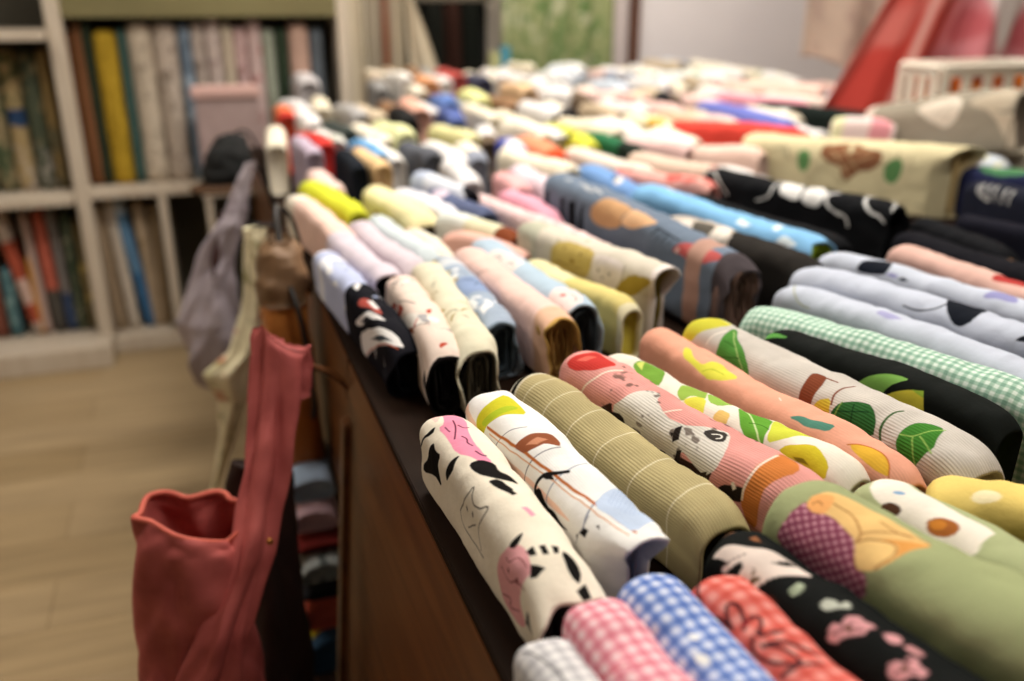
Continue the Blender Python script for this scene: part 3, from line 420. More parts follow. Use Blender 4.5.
{'a': (0.2798, 1.3515, 0.922), 'b': (0.2706, 1.0193, 0.915), 'w': 0.0499, 'h': 0.103, 'c': '#e2cfc2', 's': 178, 'l': 'cream fabric roll with red and black sketch print beside the pale blue one', 'o': [('B', '#eccfc4', 0, 30), ('L', '#4a3a34', 0.9, [(7, -32), (10, -16), (48, -5)]), ('L', '#6a4a40', 0.9, [(10, -45), (28, -28), (83, -9)]), ('P', '#b5432c', [(58, -56), (103, -36), (159, -27), (144, -43), (120, -56), (121, -44)]), ('L', '#b5432c', 1.2, [(110, -60), (137, -68), (141, -84)]), ('P', '#eae3da', [(117, -66), (190, -25), (222, -8), (256, -7), (225, -37), (146, -69)]), ('P', '#a9a6a8', [(215, -16), (221, -4), (253, -5), (242, -14)]), ('L', '#3a2a28', 1.0, [(58, -59), (141, -21), (175, -10)]), ('L', '#3a2a28', 1.0, [(115, -72), (225, -37), (254, -11)]), ('P', '#8a4a2c', [(144, -72), (222, -32), (244, -32), (179, -61)]), ('B', '#1b1819', 330, 700), ('SC', '#b5432c', 9, 3, 7, 18), ('SC', '#efe8de', 12, 6, 8, 22), ('SC', '#3a2a28', 11, 0.8, 22, 19), ('SC', '#8f8a8a', 7, 4, 6, 23)], 'nu': 300, 'lining': '#1a1817', 'end': 'flap'},
{'a': (0.3337, 1.3964, 0.925), 'b': (0.3097, 1.0048, 0.922), 'w': 0.0533, 'h': 0.11, 'c': '#dcd6bd', 's': 185, 'l': 'cream fabric roll with brown feather sprigs', 'o': [('L', '#6f6a52', 2.4, [(8, -25), (9, -19), (22, -12), (22, -1)]), ('P', '#a08a4c', [(39, -68), (77, -49), (107, -36), (87, -52)]), ('P', '#8f8d78', [(127, -64), (145, -49), (168, -37), (167, -56)]), ('P', '#b09a55', [(209, -57), (219, -42), (253, -19), (254, -30)]), ('P', '#a08a4c', [(193, -65), (241, -39), (253, -37)]), ('SC', '#a08a4c', 9, 1.6, 16, 20), ('SC', '#7f7d66', 8, 1.2, 12, 21), ('ribs', 3.4, 0.05, 0, 0.42)], 'nu': 260, 'lining': '#4a4438', 'end': 'flap'},
{'a': (0.3744, 1.4419, 0.915), 'b': (0.3737, 1.1083, 0.912), 'w': 0.0516, 'h': 0.1, 'c': '#9aa7b8', 's': 192, 'l': 'dusty blue fabric roll printed with little grey and mustard animals', 'o': [('B', '#d9d8d2', 0, 18), ('B', '#c4c8cc', 40, 75), ('P', '#b69a35', [(104, -47), (113, -32), (131, -17), (154, -11), (158, -31), (133, -45)]), ('P', '#b69a35', [(10, -27), (12, -20), (35, -16), (32, -29)]), ('B', '#8496b8', 150, 215), ('P', '#d6d8d8', [(224, -32), (227, -17), (248, -11), (266, -21), (250, -33)]), ('L', '#5b6a80', 1.2, [(88, -31), (103, -9), (138, 5)]), ('L', '#4a5666', 1.2, [(209, -58), (264, -27), (265, -1)]), ('P', '#dadada', [(272, -17), (250, 6), (274, 5), (295, -19)]), ('L', '#e6e6e6', 1.2, [(259, -24), (279, -5), (229, 30)]), ('B', '#717f8c', 330, 700), ('SC', '#d9dada', 8, 5, 12, 21), ('SC', '#b69a35', 7, 4, 6, 24), ('SC', '#4a5666', 9, 0.8, 16, 25)], 'nu': 260, 'lining': '#39424a', 'end': 'flap'},
{'a': (0.416, 1.4437, 0.925), 'b': (0.4496, 1.066, 0.918), 'w': 0.0533, 'h': 0.106, 'c': '#e8c5ba', 's': 199, 'l': 'pale peach fabric roll with a mustard yellow folded end', 'o': [('L', '#8a6a60', 1.0, [(107, -51), (121, -30), (135, -14)]), ('B', '#dfb59a', 330, 375), ('B', '#c9a25a', 375, 700), ('ribs', 3.4, 0.03, 0.0, 0.42)], 'nu': 220, 'lining': '#8a6a3a', 'end': 'flap'},
{'a': (0.4644, 1.4988, 0.925), 'b': (0.4914, 1.096, 0.922), 'w': 0.0568, 'h': 0.11, 'c': '#a9bccb', 's': 206, 'l': 'light blue and cream fabric roll with drawn sleepy eyes and a blushing cheek', 'o': [('P', '#d9d3cd', [(97, -51), (92, -28), (90, -10), (110, 2), (174, 11), (194, -15), (189, -39), (184, -49), (138, -52)]), ('L', '#3a3a40', 1.0, [(117, -24), (120, -8)]), ('L', '#3a3a40', 1.0, [(116, -18), (132, -17)]), ('L', '#3a3a40', 1.0, [(158, -20), (163, -4)]), ('L', '#3a3a40', 1.0, [(160, -13), (181, -14)]), ('P', '#e2cfca', [(336, -43), (329, -22), (316, -3), (324, 15), (391, 11), (404, -19), (393, -44), (365, -52)]), ('E', '#d4706a', 355, -12, 6, 4, 0.4), ('L', '#3a3a40', 1.0, [(361, 0), (377, 1), (386, -5)])], 'nu': 260, 'lining': '#2c3236', 'end': 'flap'},
{'a': (0.5149, 1.3833, 0.912), 'b': (0.5794, 1.1212, 0.9074), 'w': 0.0436, 'h': 0.0954, 'c': '#d2c27c', 's': 213, 'l': 'pale yellow fabric roll with a rolled yellow end', 'o': [('B', '#ddd3a6', 0, 120), ('B', '#e3dbb8', 260, 330)], 'nu': 200, 'lining': '#a08f35'},
{'a': (0.5609, 1.5151, 0.948), 'b': (0.6454, 1.1415, 0.945), 'w': 0.0602, 'h': 0.133, 'c': '#cdc4b4', 's': 220, 'l': 'beige fabric roll printed with mustard and grey animal faces', 'o': [('B', '#b9b8a4', 0, 70), ('SC', '#a8a088', 10, 4, 8, 27), ('L', '#8a8270', 1.0, [(3, -22), (22, -45), (40, -72)]), ('L', '#8a8270', 0.9, [(69, -45), (75, -58), (68, -75)]), ('P', '#bfa860', [(115, -77), (116, -45), (129, -25), (161, -18), (232, -22), (235, -44), (221, -75), (181, -75)]), ('E', '#6a5428', 152, -33, 2.5, 2.5, 0), ('E', '#6a5428', 201, -36, 2.5, 2.5, 0), ('E', '#8a7030', 180, -52, 6, 4, 0), ('L', '#8a7030', 0.9, [(134, -62), (174, -62), (211, -59)]), ('P', '#ddd2cc', [(232, -67), (234, -40), (242, -26), (310, -27), (313, -49), (287, -77), (254, -78)]), ('E', '#6a6058', 251, -51, 2.5, 3, 0), ('E', '#6a6058', 279, -52, 2.5, 3, 0), ('E', '#6a6058', 261, -62, 3, 2, 0), ('L', '#6a5a40', 1.0, [(292, -80), (313, -54), (313, -30)]), ('B', '#e0d5ce', 372, 440), ('P', '#a8903c', [(292, -80), (306, -59), (336, -38), (371, -36), (379, -44), (334, -77)])], 'nu': 240, 'lining': '#7a6a34', 'end': 'gift'},
{'a': (0.59, 1.9517, 0.915), 'b': (0.6574, 1.3354, 0.9214), 'w': 0.0452, 'h': 0.103, 'c': '#e3c6c4', 's': 227, 'l': 'long pale pink fabric roll beside the beige animal print', 'o': [('N', '#d0a8a8', 16, 0.3, (0, 600), None)], 'nu': 160, 'lining': '#b08a8a'},
{'a': (0.6567, 1.9246, 0.925), 'b': (0.6622, 1.6322, 0.925), 'w': 0.0468, 'h': 0.113, 'c': '#df9fb0', 's': 234, 'l': 'bright rose pink fabric roll behind the pale pink one', 'o': [], 'nu': 120},
{'a': (0.7066, 1.7472, 0.99), 'b': (0.7702, 1.1182, 0.955), 'w': 0.0671, 'h': 0.143, 'c': '#6d7a8b', 's': 241, 'l': 'tall slate blue fabric stack with tan ears and eyelash print, standing above its neighbours', 'o': [('L', '#cfcdc8', 1.6, [(74, -17), (82, -17), (79, -7), (94, -18)]), ('L', '#cfcdc8', 2.0, [(127, -17), (136, -10), (172, -18), (178, -11), (219, -17)]), ('L', '#cfcdc8', 1.2, [(147, -18), (189, -23), (199, -18)]), ('P', '#c79c72', [(207, -68), (213, -49), (228, -30), (243, -17), (286, -13), (334, -18), (317, -38), (319, -60), (278, -73), (230, -78)]), ('P', '#d8ae86', [(320, -55), (319, -40), (331, -16), (379, -16), (422, -22), (396, -35), (354, -54)]), ('L', '#3a3234', 1.0, [(319, -61), (319, -42), (332, -17)]), ('L', '#14161c', 1.4, [(416, -45), (428, -34), (435, -27)]), ('L', '#14161c', 1.4, [(434, -46), (443, -36), (449, -30)]), ('L', '#14161c', 1.4, [(450, -45), (455, -35), (459, -28)]), ('L', '#14161c', 1.4, [(464, -45), (471, -36), (475, -28)]), ('L', '#14161c', 1.6, [(422, -30), (456, -28), (490, -30)]), ('P', '#b95a58', [(478, -51), (488, -38), (506, -26), (535, -17), (558, -16), (595, -18), (588, -30), (565, -45), (539, -58), (509, -49)]), ('P', '#d8b8b0', [(536, -36), (546, -22), (558, -19), (549, -35)]), ('P', '#d8b8b0', [(485, -49), (491, -40), (499, -42), (493, -51)]), ('L', '#5a2a2c', 1.0, [(515, -48), (536, -43), (546, -51)]), ('B', '#b48f80', 520, 560), ('B', '#4a4346', 590, 800), ('P', '#1d2126', [(14, -111), (15, -61), (36, -55), (36, -109)]), ('P', '#1d2126', [(86, -106), (86, -60), (106, -55), (109, -106)]), ('P', '#1d2126', [(118, -111), (119, -60), (147, -51), (153, -102)]), ('P', '#1d2126', [(157, -106), (165, -65), (184, -45), (178, -66), (180, -106)])], 'nu': 380, 'lining': '#6a5248', 'end': 'flap'},
{'a': (0.8239, 1.4762, 0.945), 'b': (0.9012, 1.1246, 0.945), 'w': 0.066, 'h': 0.133, 'c': '#b5aba0', 's': 248, 'l': 'grey and brown camouflage spotted fabric roll behind the slate one', 'o': [('P', '#e0d9cf', [(3, -24), (9, -15), (19, -18), (2, -25)]), ('P', '#4a4640', [(22, -18), (55, -25), (82, -39), (47, -34)]), ('P', '#d9cfc4', [(44, -21), (74, -9), (101, -27), (82, -39)]), ('P', '#57524a', [(101, -32), (83, -2), (118, 1), (145, -13), (145, -37), (115, -39)]), ('P', '#d9d0c4', [(151, -41), (145, -18), (145, 6), (157, 15), (183, -18), (179, -35)]), ('P', '#26231f', [(183, -18), (170, 14), (205, 16), (244, 1), (265, -21), (239, -24), (210, -27)]), ('B', '#2a2724', 190, 800)], 'nu': 220, 'lining': '#241f1c', 'end': 'flap'},
{'a': (0.9223, 2.0936, 0.935), 'b': (0.9399, 1.7961, 0.93), 'w': 0.066, 'h': 0.118, 'c': '#6f93c4', 's': 255, 'l': 'cornflower blue fabric roll behind the slate stack', 'o': [('P', '#2a2c34', [(177, -16), (157, 4), (179, 1), (195, -20)]), ('P', '#d8cfc4', [(198, -23), (167, 16), (213, -7), (216, -24)])], 'nu': 120, 'lining': '#50709c'},
{'a': (0.9286, 1.7816, 0.94), 'b': (1.0245, 1.2669, 0.93), 'w': 0.0704, 'h': 0.118, 'c': '#7fb2da', 's': 262, 'l': 'sky blue fabric roll with white clouds and a lime green end', 'o': [('P', '#e6eef4', [(71, 7), (79, 11), (105, 9), (106, 0)]), ('P', '#e6eef4', [(325, -28), (331, -16), (366, -26), (352, -33)]), ('P', '#dfeaf2', [(419, -23), (410, -1), (429, -4), (432, -24)]), ('P', '#dfeaf2', [(440, -45), (451, -30), (470, -31), (492, -37), (472, -47), (452, -46)]), ('B', '#9fae2e', 540, 800)], 'nu': 240, 'lining': '#8aa02c', 'end': 'flap'},
{'a': (1.0301, 1.7276, 0.922), 'b': (1.0809, 1.285, 0.922), 'w': 0.0666, 'h': 0.11, 'c': '#131416', 's': 269, 'l': 'black fabric roll with a tiny white mark between the sky blue and lettered rolls', 'o': [('P', '#cfcfcf', [(321, 12), (333, 10), (350, 6), (336, 10)])], 'nu': 140},
{'a': (1.1586, 1.8725, 0.95), 'b': (1.2934, 1.3876, 0.945), 'w': 0.072, 'h': 0.133, 'c': '#151618', 's': 276, 'l': 'black fabric roll with bold white lettering strokes', 'o': [('L', '#d9d7d3', 2.6, [(8, -38), (12, -22), (35, -26), (65, -50), (88, -71)]), ('L', '#dcdad6', 3.2, [(173, -66), (209, -53), (208, -21), (208, 9)]), ('P', '#dcdad6', [(232, -42), (219, -9), (229, 11), (270, 9), (287, -43), (273, -50)]), ('P', '#dcdad6', [(294, -52), (286, -21), (288, 11), (344, -14), (344, -39), (336, -56)]), ('L', '#dcdad6', 3.0, [(369, -12), (347, -15), (350, -38), (365, -53), (393, -63)]), ('L', '#dcdad6', 3.4, [(364, -10), (350, -21), (350, -36), (366, -55), (407, -61), (414, -81)]), ('L', '#dcdad6', 4.2, [(437, 13), (426, -3), (441, -32), (460, -46), (478, -46), (494, -55)]), ('L', '#dcdad6', 2.6, [(472, 15), (491, 1), (503, -26)])], 'nu': 300, 'lining': '#101012', 'end': 'flap'},
{'a': (1.435, 2.1499, 0.985), 'b': (1.7663, 1.7017, 0.985), 'w': 0.11, 'h': 0.173, 'c': '#d2c69f', 's': 283, 'l': 'large beige fabric roll with green leaves and brown lattice, end folded like a parcel', 'o': [('P', '#5f8a55', [(161, -100), (160, -70), (170, -58), (192, -66), (194, -97), (186, -118), (172, -118)]), ('P', '#5f8a55', [(379, -113), (379, -86), (392, -74), (411, -66), (422, -82), (419, -111), (406, -131), (388, -128)]), ('L', '#5a4a38', 1.2, [(406, -70), (408, -52)]), ('P', '#8a5d42', [(215, -66), (222, -41), (262, -34), (301, -31), (335, -50), (368, -52), (371, -82), (345, -104), (330, -102), (313, -111), (291, -136), (273, -116), (275, -100), (231, -86)]), ('L', '#c8aa80', 1.6, [(241, -52), (278, -93), (298, -128)]), ('L', '#c8aa80', 1.6, [(275, -45), (303, -91), (323, -109)]), ('L', '#c8aa80', 1.6, [(238, -76), (294, -58), (335, -52)]), ('L', '#c8aa80', 1.6, [(275, -106), (313, -80), (346, -66)]), ('P', '#d2c69f', [(283, -41), (295, -31), (298, -62), (289, -62)]), ('L', '#4a4438', 1.6, [(32, -60), (39, -93)]), ('L', '#4a4438', 1.6, [(40, -56), (47, -91)]), ('L', '#4a4438', 1.6, [(51, -62), (56, -88)]), ('L', '#4a4438', 1.6, [(59, -58), (65, -84)]), ('L', '#4a4438', 1.6, [(65, -52), (73, -82)]), ('L', '#4a4438', 1.6, [(76, -58), (82, -91)]), ('L', '#4a4438', 1.6, [(84, -54), (92, -86)]), ('L', '#4a4438', 1.6, [(92, -48), (100, -82)]), ('L', '#4a4438', 1.6, [(101, -54), (108, -78)]), ('L', '#4a4438', 1.6, [(109, -50), (117, -76)]), ('L', '#4a4438', 1.6, [(117, -47), (126, -84)]), ('L', '#4a4438', 1.6, [(128, -54), (134, -82)]), ('L', '#4a4438', 1.2, [(39, -66), (48, -82)]), ('L', '#4a4438', 1.2, [(56, -66), (67, -82)]), ('L', '#4a4438', 1.2, [(73, -62), (84, -78)]), ('L', '#4a4438', 1.2, [(90, -60), (101, -76)]), ('L', '#4a4438', 1.2, [(106, -56), (118, -74)]), ('L', '#4a4438', 1.2, [(125, -56), (136, -74)]), ('P', '#4a4438', [(5, -64), (23, -58), (32, -91), (13, -91)]), ('L', '#5a5140', 1.4, [(478, -173), (516, -182)]), ('L', '#5a5140', 1.4, [(488, -212), (527, -212)])], 'nu': 360, 'lining': '#b49a6a', 'end': 'gift', 'skew': 0.75},
{'a': (1.9933, 2.3292, 1.02), 'b': (2.1706, 1.9468, 1.1), 'w': 0.15, 'h': 0.17, 'c': '#8f8778', 's': 290, 'l': 'thick grey brown fabric roll with a pale clasped hand and shoulder print', 'o': [('P', '#cfc4b4', [(162, -75), (191, -56), (238, -48), (269, -42), (293, -68), (288, -96), (276, -118), (248, -142), (223, -126), (199, -111)]), ('L', '#a3968a', 1.4, [(240, -129), (260, -98), (294, -77)]), ('L', '#a3968a', 1.4, [(228, -108), (247, -89), (276, -71)]), ('L', '#a3968a', 1.2, [(215, -101), (230, -82), (259, -64)]), ('P', '#b5a894', [(309, -73), (357, -52), (399, -16), (427, 6), (429, -75), (411, -101), (366, -101), (327, -91)]), ('P', '#bcae9a', [(349, -89), (373, -103), (403, -113), (429, -103), (429, -80), (429, -222), (413, -222), (394, -154), (373, -118)]), ('L', '#5a5044', 2.0, [(404, -205), (414, -156), (428, -118), (429, -84)]), ('B', '#c9b9ac', 0, 30)], 'nu': 240, 'lining': '#6a6054'},
{'a': (1.7937, 1.7275, 0.945), 'b': (1.8944, 1.3818, 0.945), 'w': 0.06, 'h': 0.133, 'c': '#2c3050', 's': 297, 'l': 'navy fabric roll with a green section beside the parcel folded beige roll', 'o': [('E', '#4a7a52', 98, -12, 60, 20, 0)], 'nu': 100},
{'a': (1.6972, 1.6066, 0.935), 'b': (1.6726, 1.2475, 0.935), 'w': 0.06, 'h': 0.123, 'c': '#20222e', 's': 304, 'l': 'navy fabric roll with scribbled white lettering at the right edge', 'o': [('L', '#d6d4d0', 2.6, [(43, -24), (48, -45), (85, -55)]), ('L', '#d6d4d0', 2.6, [(49, -17), (63, -48)]), ('L', '#d6d4d0', 2.6, [(71, -18), (81, -50)]), ('L', '#d6d4d0', 2.6, [(92, -18), (102, -52)]), ('L', '#d6d4d0', 3.0, [(121, -55), (124, -22)]), ('L', '#d6d4d0', 3.0, [(142, -53), (143, -24)])], 'nu': 140},
{'a': (0.1977, 2.0792, 0.912), 'b': (0.2522, 1.6461, 0.9144), 'w': 0.0515, 'h': 0.1, 'c': '#ecc9ba', 's': 311, 'l': 'shell pink fabric roll hanging at the table edge behind the pale blue roll', 'o': [('B', '#f0e4d2', 0, 90)], 'nu': 80},
{'a': (0.2317, 2.1224, 0.93), 'b': (0.3008, 1.8305, 0.93), 'w': 0.0538, 'h': 0.118, 'c': '#cdd13c', 's': 318, 'l': 'lime yellow fabric roll on the left among the white ones', 'o': [], 'nu': 60},
{'a': (0.2278, 1.6568, 0.918), 'b': (0.2716, 1.3657, 0.9152), 'w': 0.0508, 'h': 0.1032, 'c': '#cfc3cc', 's': 325, 'l': 'lilac grey fabric roll with a black folded end', 'o': [('B', '#17161a', 330, 800)], 'nu': 90, 'lining': '#101012', 'end': 'flap'},
{'a': (0.281, 1.7326, 0.918), 'b': (0.3221, 1.4104, 0.915), 'w': 0.048, 'h': 0.103, 'c': '#cdbfc6', 's': 332, 'l': 'dusty lilac fabric roll beside the pale blue grey one', 'o': [], 'nu': 80},
{'a': (0.3257, 1.7893, 0.918), 'b': (0.3642, 1.4588, 0.9126), 'w': 0.0452, 'h': 0.1006, 'c': '#c3cdd0', 's': 339, 'l': 'pale blue grey fabric roll in the middle of the left side', 'o': [], 'nu': 80},
{'a': (0.379, 2.067, 0.925), 'b': (0.4143, 1.7072, 0.9205), 'w': 0.0666, 'h': 0.1085, 'c': '#e6dcaa', 's': 346, 'l': 'buttercream fabric roll with a dark speckled end', 'o': [('B', '#3a3228', 430, 800), ('E', '#8a4a3c', 122, -67, 10, 10, 0)], 'nu': 80, 'lining': '#3a3228'},
{'a': (0.4303, 2.0223, 0.925), 'b': (0.482, 1.7251, 0.9207), 'w': 0.0484, 'h': 0.1087, 'c': '#dddbe0', 's': 353, 'l': 'white fabric roll beside the buttercream one', 'o': [], 'nu': 80},
{'a': (0.383, 1.7261, 0.905), 'b': (0.3965, 1.4665, 0.905), 'w': 0.04, 'h': 0.093, 'c': '#dfd8c6', 's': 360, 'l': 'short cream fabric roll with a tan end', 'o': [('B', '#c9a890', 0, 40)], 'nu': 60},
{'a': (0.4366, 1.6311, 0.91), 'b': (0.5343, 1.4521, 0.91), 'w': 0.0406, 'h': 0.098, 'c': '#e3b3a4', 's': 367, 'l': 'coral pink fabric roll behind the light blue sleepy eyed roll', 'o': [], 'nu': 60},
{'a': (0.4485, 1.718, 0.925), 'b': (0.5437, 1.5263, 0.925), 'w': 0.0474, 'h': 0.113, 'c': '#d8d4b4', 's': 374, 'l': 'cream fabric roll with a dark brown band', 'o': [('B', '#7a4026', 170, 250), ('B', '#d9dcd4', 0, 90)], 'nu': 90},
{'a': (0.4812, 2.0619, 0.945), 'b': (0.5583, 1.8709, 0.9407), 'w': 0.0546, 'h': 0.1287, 'c': '#cfd2da', 's': 381, 'l': 'white and pale blue fabric roll with a black patch at its end', 'o': [('B', '#b3bcd0', 0, 60), ('E', '#18181c', 206, 13, 28, 34, 0)], 'nu': 90, 'lining': '#202028'},
{'a': (0.4863, 1.9352, 0.93), 'b': (0.5432, 1.702, 0.93), 'w': 0.0487, 'h': 0.118, 'c': '#59617e', 's': 388, 'l': 'navy fabric roll with a pink patch behind the white one', 'o': [('E', '#d8c6d2', 54, -12, 22, 22, 0)], 'nu': 60},
{'a': (0.7973, 2.3479, 0.945), 'b': (0.8677, 2.0398, 0.945), 'w': 0.07, 'h': 0.133, 'c': '#e3d9c2', 's': 395, 'l': 'long cream fabric roll behind the slate stack', 'o': [], 'nu': 60},
{'a': (0.7589, 2.1375, 0.94), 'b': (0.7385, 1.8264, 0.94), 'w': 0.0617, 'h': 0.128, 'c': '#d5c3ca', 's': 402, 'l': 'mauve fabric roll just left of the slate stack', 'o': [], 'nu': 60},
{'a': (0.7101, 2.1186, 0.93), 'b': (0.69, 1.9076, 0.93), 'w': 0.0511, 'h': 0.118, 'c': '#dfa9a8', 's': 409, 'l': 'white and red fabric roll left of the mauve one', 'o': [('E', '#b5444e', 28, 18, 22, 20, 0)], 'nu': 60},
{'a': (0.8554, 2.537, 0.95), 'b': (0.8349, 2.3381, 0.95), 'w': 0.058, 'h': 0.138, 'c': '#4350a8', 's': 416, 'l': 'royal blue fabric roll with a white band', 'o': [('B', '#e3dfe4', 120, 190)], 'nu': 60},
{'a': (0.9098, 2.5405, 0.95), 'b': (0.9154, 2.2532, 0.95), 'w': 0.062, 'h': 0.138, 'c': '#e2916e', 's': 423, 'l': 'orange red fabric roll beside the royal blue one', 'o': [('B', '#e0502c', 260, 400)], 'nu': 60},
{'a': (1.0575, 2.7168, 0.955), 'b': (1.0713, 2.3804, 0.955), 'w': 0.062, 'h': 0.143, 'c': '#d0cf4c', 's': 430, 'l': 'yellow green fabric roll with a black patch in the middle of the table', 'o': [('E', '#1e2018', 231, -25, 20, 25, 0)], 'nu': 60},
{'a': (1.1155, 2.5319, 0.95), 'b': (1.1672, 2.2669, 0.95), 'w': 0.0513, 'h': 0.138, 'c': '#2f6a48', 's': 437, 'l': 'forest green fabric roll beside the yellow green one', 'o': [('B', '#232c26', 200, 400)], 'nu': 60},
{'a': (0.9783, 2.3198, 0.94), 'b': (1.0527, 1.986, 0.94), 'w': 0.06, 'h': 0.128, 'c': '#e0d2c4', 's': 444, 'l': 'off white fabric roll behind the cornflower blue one', 'o': [], 'nu': 60},
{'a': (1.0875, 2.139, 0.95), 'b': (1.1823, 1.8862, 0.95), 'w': 0.064, 'h': 0.138, 'c': '#d3bcaa', 's': 451, 'l': 'tan fabric roll with red floral end', 'o': [('B', '#c4564e', 260, 420)], 'nu': 80},
{'a': (0.9827, 2.0104, 0.94), 'b': (1.0998, 1.7602, 0.94), 'w': 0.058, 'h': 0.128, 'c': '#dfa59a', 's': 458, 'l': 'red and white floral fabric roll', 'o': [('N', '#c8443c', 28, 0.1, (0, 700), None)], 'nu': 90},
{'a': (1.1894, 2.3884, 0.955), 'b': (1.2777, 2.176, 0.955), 'w': 0.0598, 'h': 0.143, 'c': '#dbb9b4', 's': 465, 'l': 'dusty pink fabric roll in the middle of the table', 'o': [], 'nu': 60},
{'a': (1.3029, 2.1973, 0.955), 'b': (1.4097, 2.0282, 0.955), 'w': 0.07, 'h': 0.143, 'c': '#e3c3b4', 's': 472, 'l': 'peach fabric roll touching the large beige roll', 'o': [], 'nu': 60},
{'a': (1.4266, 2.5492, 0.975), 'b': (1.6736, 2.1851, 0.975), 'w': 0.074, 'h': 0.163, 'c': '#d6493e', 's': 479, 'l': 'scarlet fabric roll in the middle of the table', 'o': [], 'nu': 60},
{'a': (1.3821, 2.8294, 0.965), 'b': (1.4396, 2.5656, 0.965), 'w': 0.07, 'h': 0.153, 'c': '#e3dab8', 's': 486, 'l': 'cream fabric roll with a mustard patch', 'o': [('E', '#c9a04a', 209, -31, 40, 30, 0)], 'nu': 60},
{'a': (1.7421, 2.9106, 0.985), 'b': (1.7509, 2.3921, 0.98), 'w': 0.075, 'h': 0.168, 'c': '#6a72b8', 's': 493, 'l': 'periwinkle blue fabric roll behind the scarlet one', 'o': [], 'nu': 60},
{'a': (1.9096, 2.8159, 0.985), 'b': (2.0985, 2.4633, 0.985), 'w': 0.085, 'h': 0.173, 'c': '#1c2320', 's': 500, 'l': 'black fabric roll against the coral hanging cloth', 'o': [], 'nu': 60},
{'a': (1.892, 3.0919, 0.995), 'b': (2.0558, 2.727, 0.995), 'w': 0.0546, 'h': 0.183, 'c': '#dd98a4', 's': 507, 'l': 'pink fabric roll behind the periwinkle one', 'o': [], 'nu': 60},
{'a': (2.0098, 2.9378, 1.0), 'b': (2.2444, 2.5895, 1.0), 'w': 0.0546, 'h': 0.188, 'c': '#e6d3c6', 's': 514, 'l': 'shell coloured fabric roll behind the black one', 'o': [], 'nu': 60},
{'a': (2.0687, 3.3045, 1.02), 'b': (2.2808, 2.942, 1.02), 'w': 0.08, 'h': 0.208, 'c': '#e3c0b2', 's': 521, 'l': 'salmon pink fabric roll at the far right of the table', 'o': [], 'nu': 60},
{'a': (1.8949, 3.8161, 1.03), 'b': (2.2074, 3.4785, 1.03), 'w': 0.085, 'h': 0.218, 'c': '#dfe3e0', 's': 528, 'l': 'white and mint fabric bundle before the grey board', 'o': [('B', '#a9c4b8', 300, 340)], 'nu': 60},
{'a': (0.2895, 2.6709, 0.9758), 'b': (0.3314, 2.4549, 0.9758), 'w': 0.0497, 'h': 0.1638, 'c': '#d0403a', 's': 535, 'l': 'red fabric roll among pale ones near the far left', 'o': [], 'nu': 36},
{'a': (0.2746, 3.1005, 1.006), 'b': (0.2718, 2.8806, 1.006), 'w': 0.055, 'h': 0.194, 'c': '#d9764e', 's': 542, 'l': 'orange and red fabric roll at the far left corner', 'o': [('B', '#c03a34', 200, 400)], 'nu': 36},
{'a': (0.4124, 2.5229, 0.9654), 'b': (0.4464, 2.3056, 0.9654), 'w': 0.0468, 'h': 0.1534, 'c': '#6a9cc8', 's': 549, 'l': 'azure fabric roll among pale ones at the left', 'o': [], 'nu': 36},
{'a': (0.3573, 2.4073, 0.9576), 'b': (0.3694, 2.1877, 0.9576), 'w': 0.0438, 'h': 0.1456, 'c': '#20242a', 's': 556, 'l': 'black fabric roll before the azure one', 'o': [], 'nu': 36},
{'a': (0.394, 2.398, 0.957), 'b': (0.4261, 2.1804, 0.957), 'w': 0.0468, 'h': 0.145, 'c': '#dcb98a', 's': 563, 'l': 'caramel fabric roll beside the black one at the left', 'o': [], 'nu': 36},
{'a': (0.2661, 2.5839, 0.97), 'b': (0.2856, 2.3648, 0.97), 'w': 0.0472, 'h': 0.158, 'c': '#b5a6b6', 's': 570, 'l': 'grey lilac fabric roll in front of the red one', 'o': [], 'nu': 36},
{'a': (0.3792, 2.7997, 0.985), 'b': (0.4116, 2.5821, 0.985), 'w': 0.06, 'h': 0.173, 'c': '#3d4340', 's': 577, 'l': 'charcoal fabric roll near the far left', 'o': [], 'nu': 36},
{'a': (0.5467, 2.47, 0.9619), 'b': (0.5716, 2.2514, 0.9619), 'w': 0.06, 'h': 0.1499, 'c': '#5b5d64', 's': 584, 'l': 'charcoal fabric roll among white ones in the middle', 'o': [], 'nu': 36},
{'a': (0.5314, 2.7669, 0.9827), 'b': (0.5664, 2.5294, 0.9827), 'w': 0.066, 'h': 0.1707, 'c': '#dfe0ac', 's': 591, 'l': 'pale lemon fabric roll in the middle', 'o': [], 'nu': 36},
{'a': (0.8315, 3.2147, 1.014), 'b': (0.8245, 2.9948, 1.014), 'w': 0.07, 'h': 0.202, 'c': '#5f78b0', 's': 598, 'l': 'denim blue fabric roll far back in the middle', 'o': [], 'nu': 36},
{'a': (0.7861, 2.9394, 0.9948), 'b': (0.7703, 2.72, 0.9948), 'w': 0.06, 'h': 0.1828, 'c': '#56649a', 's': 605, 'l': 'indigo fabric roll before the denim blue one', 'o': [], 'nu': 36},
{'a': (0.9554, 3.2814, 1.0187), 'b': (0.9584, 3.0614, 1.0187), 'w': 0.066, 'h': 0.2067, 'c': '#dfdf9c', 's': 612, 'l': 'soft yellow fabric roll far back beside the denim one', 'o': [], 'nu': 36},
{'a': (0.6291, 2.9717, 0.997), 'b': (0.6306, 2.7517, 0.997), 'w': 0.06, 'h': 0.185, 'c': '#252525', 's': 619, 'l': 'black fabric roll far back at the left of the middle', 'o': [], 'nu': 36},
{'a': (0.6953, 3.1142, 1.007), 'b': (0.6988, 2.8942, 1.007), 'w': 0.07, 'h': 0.195, 'c': '#dba894', 's': 626, 'l': 'salmon fabric roll far back at the left of the middle', 'o': [], 'nu': 36},
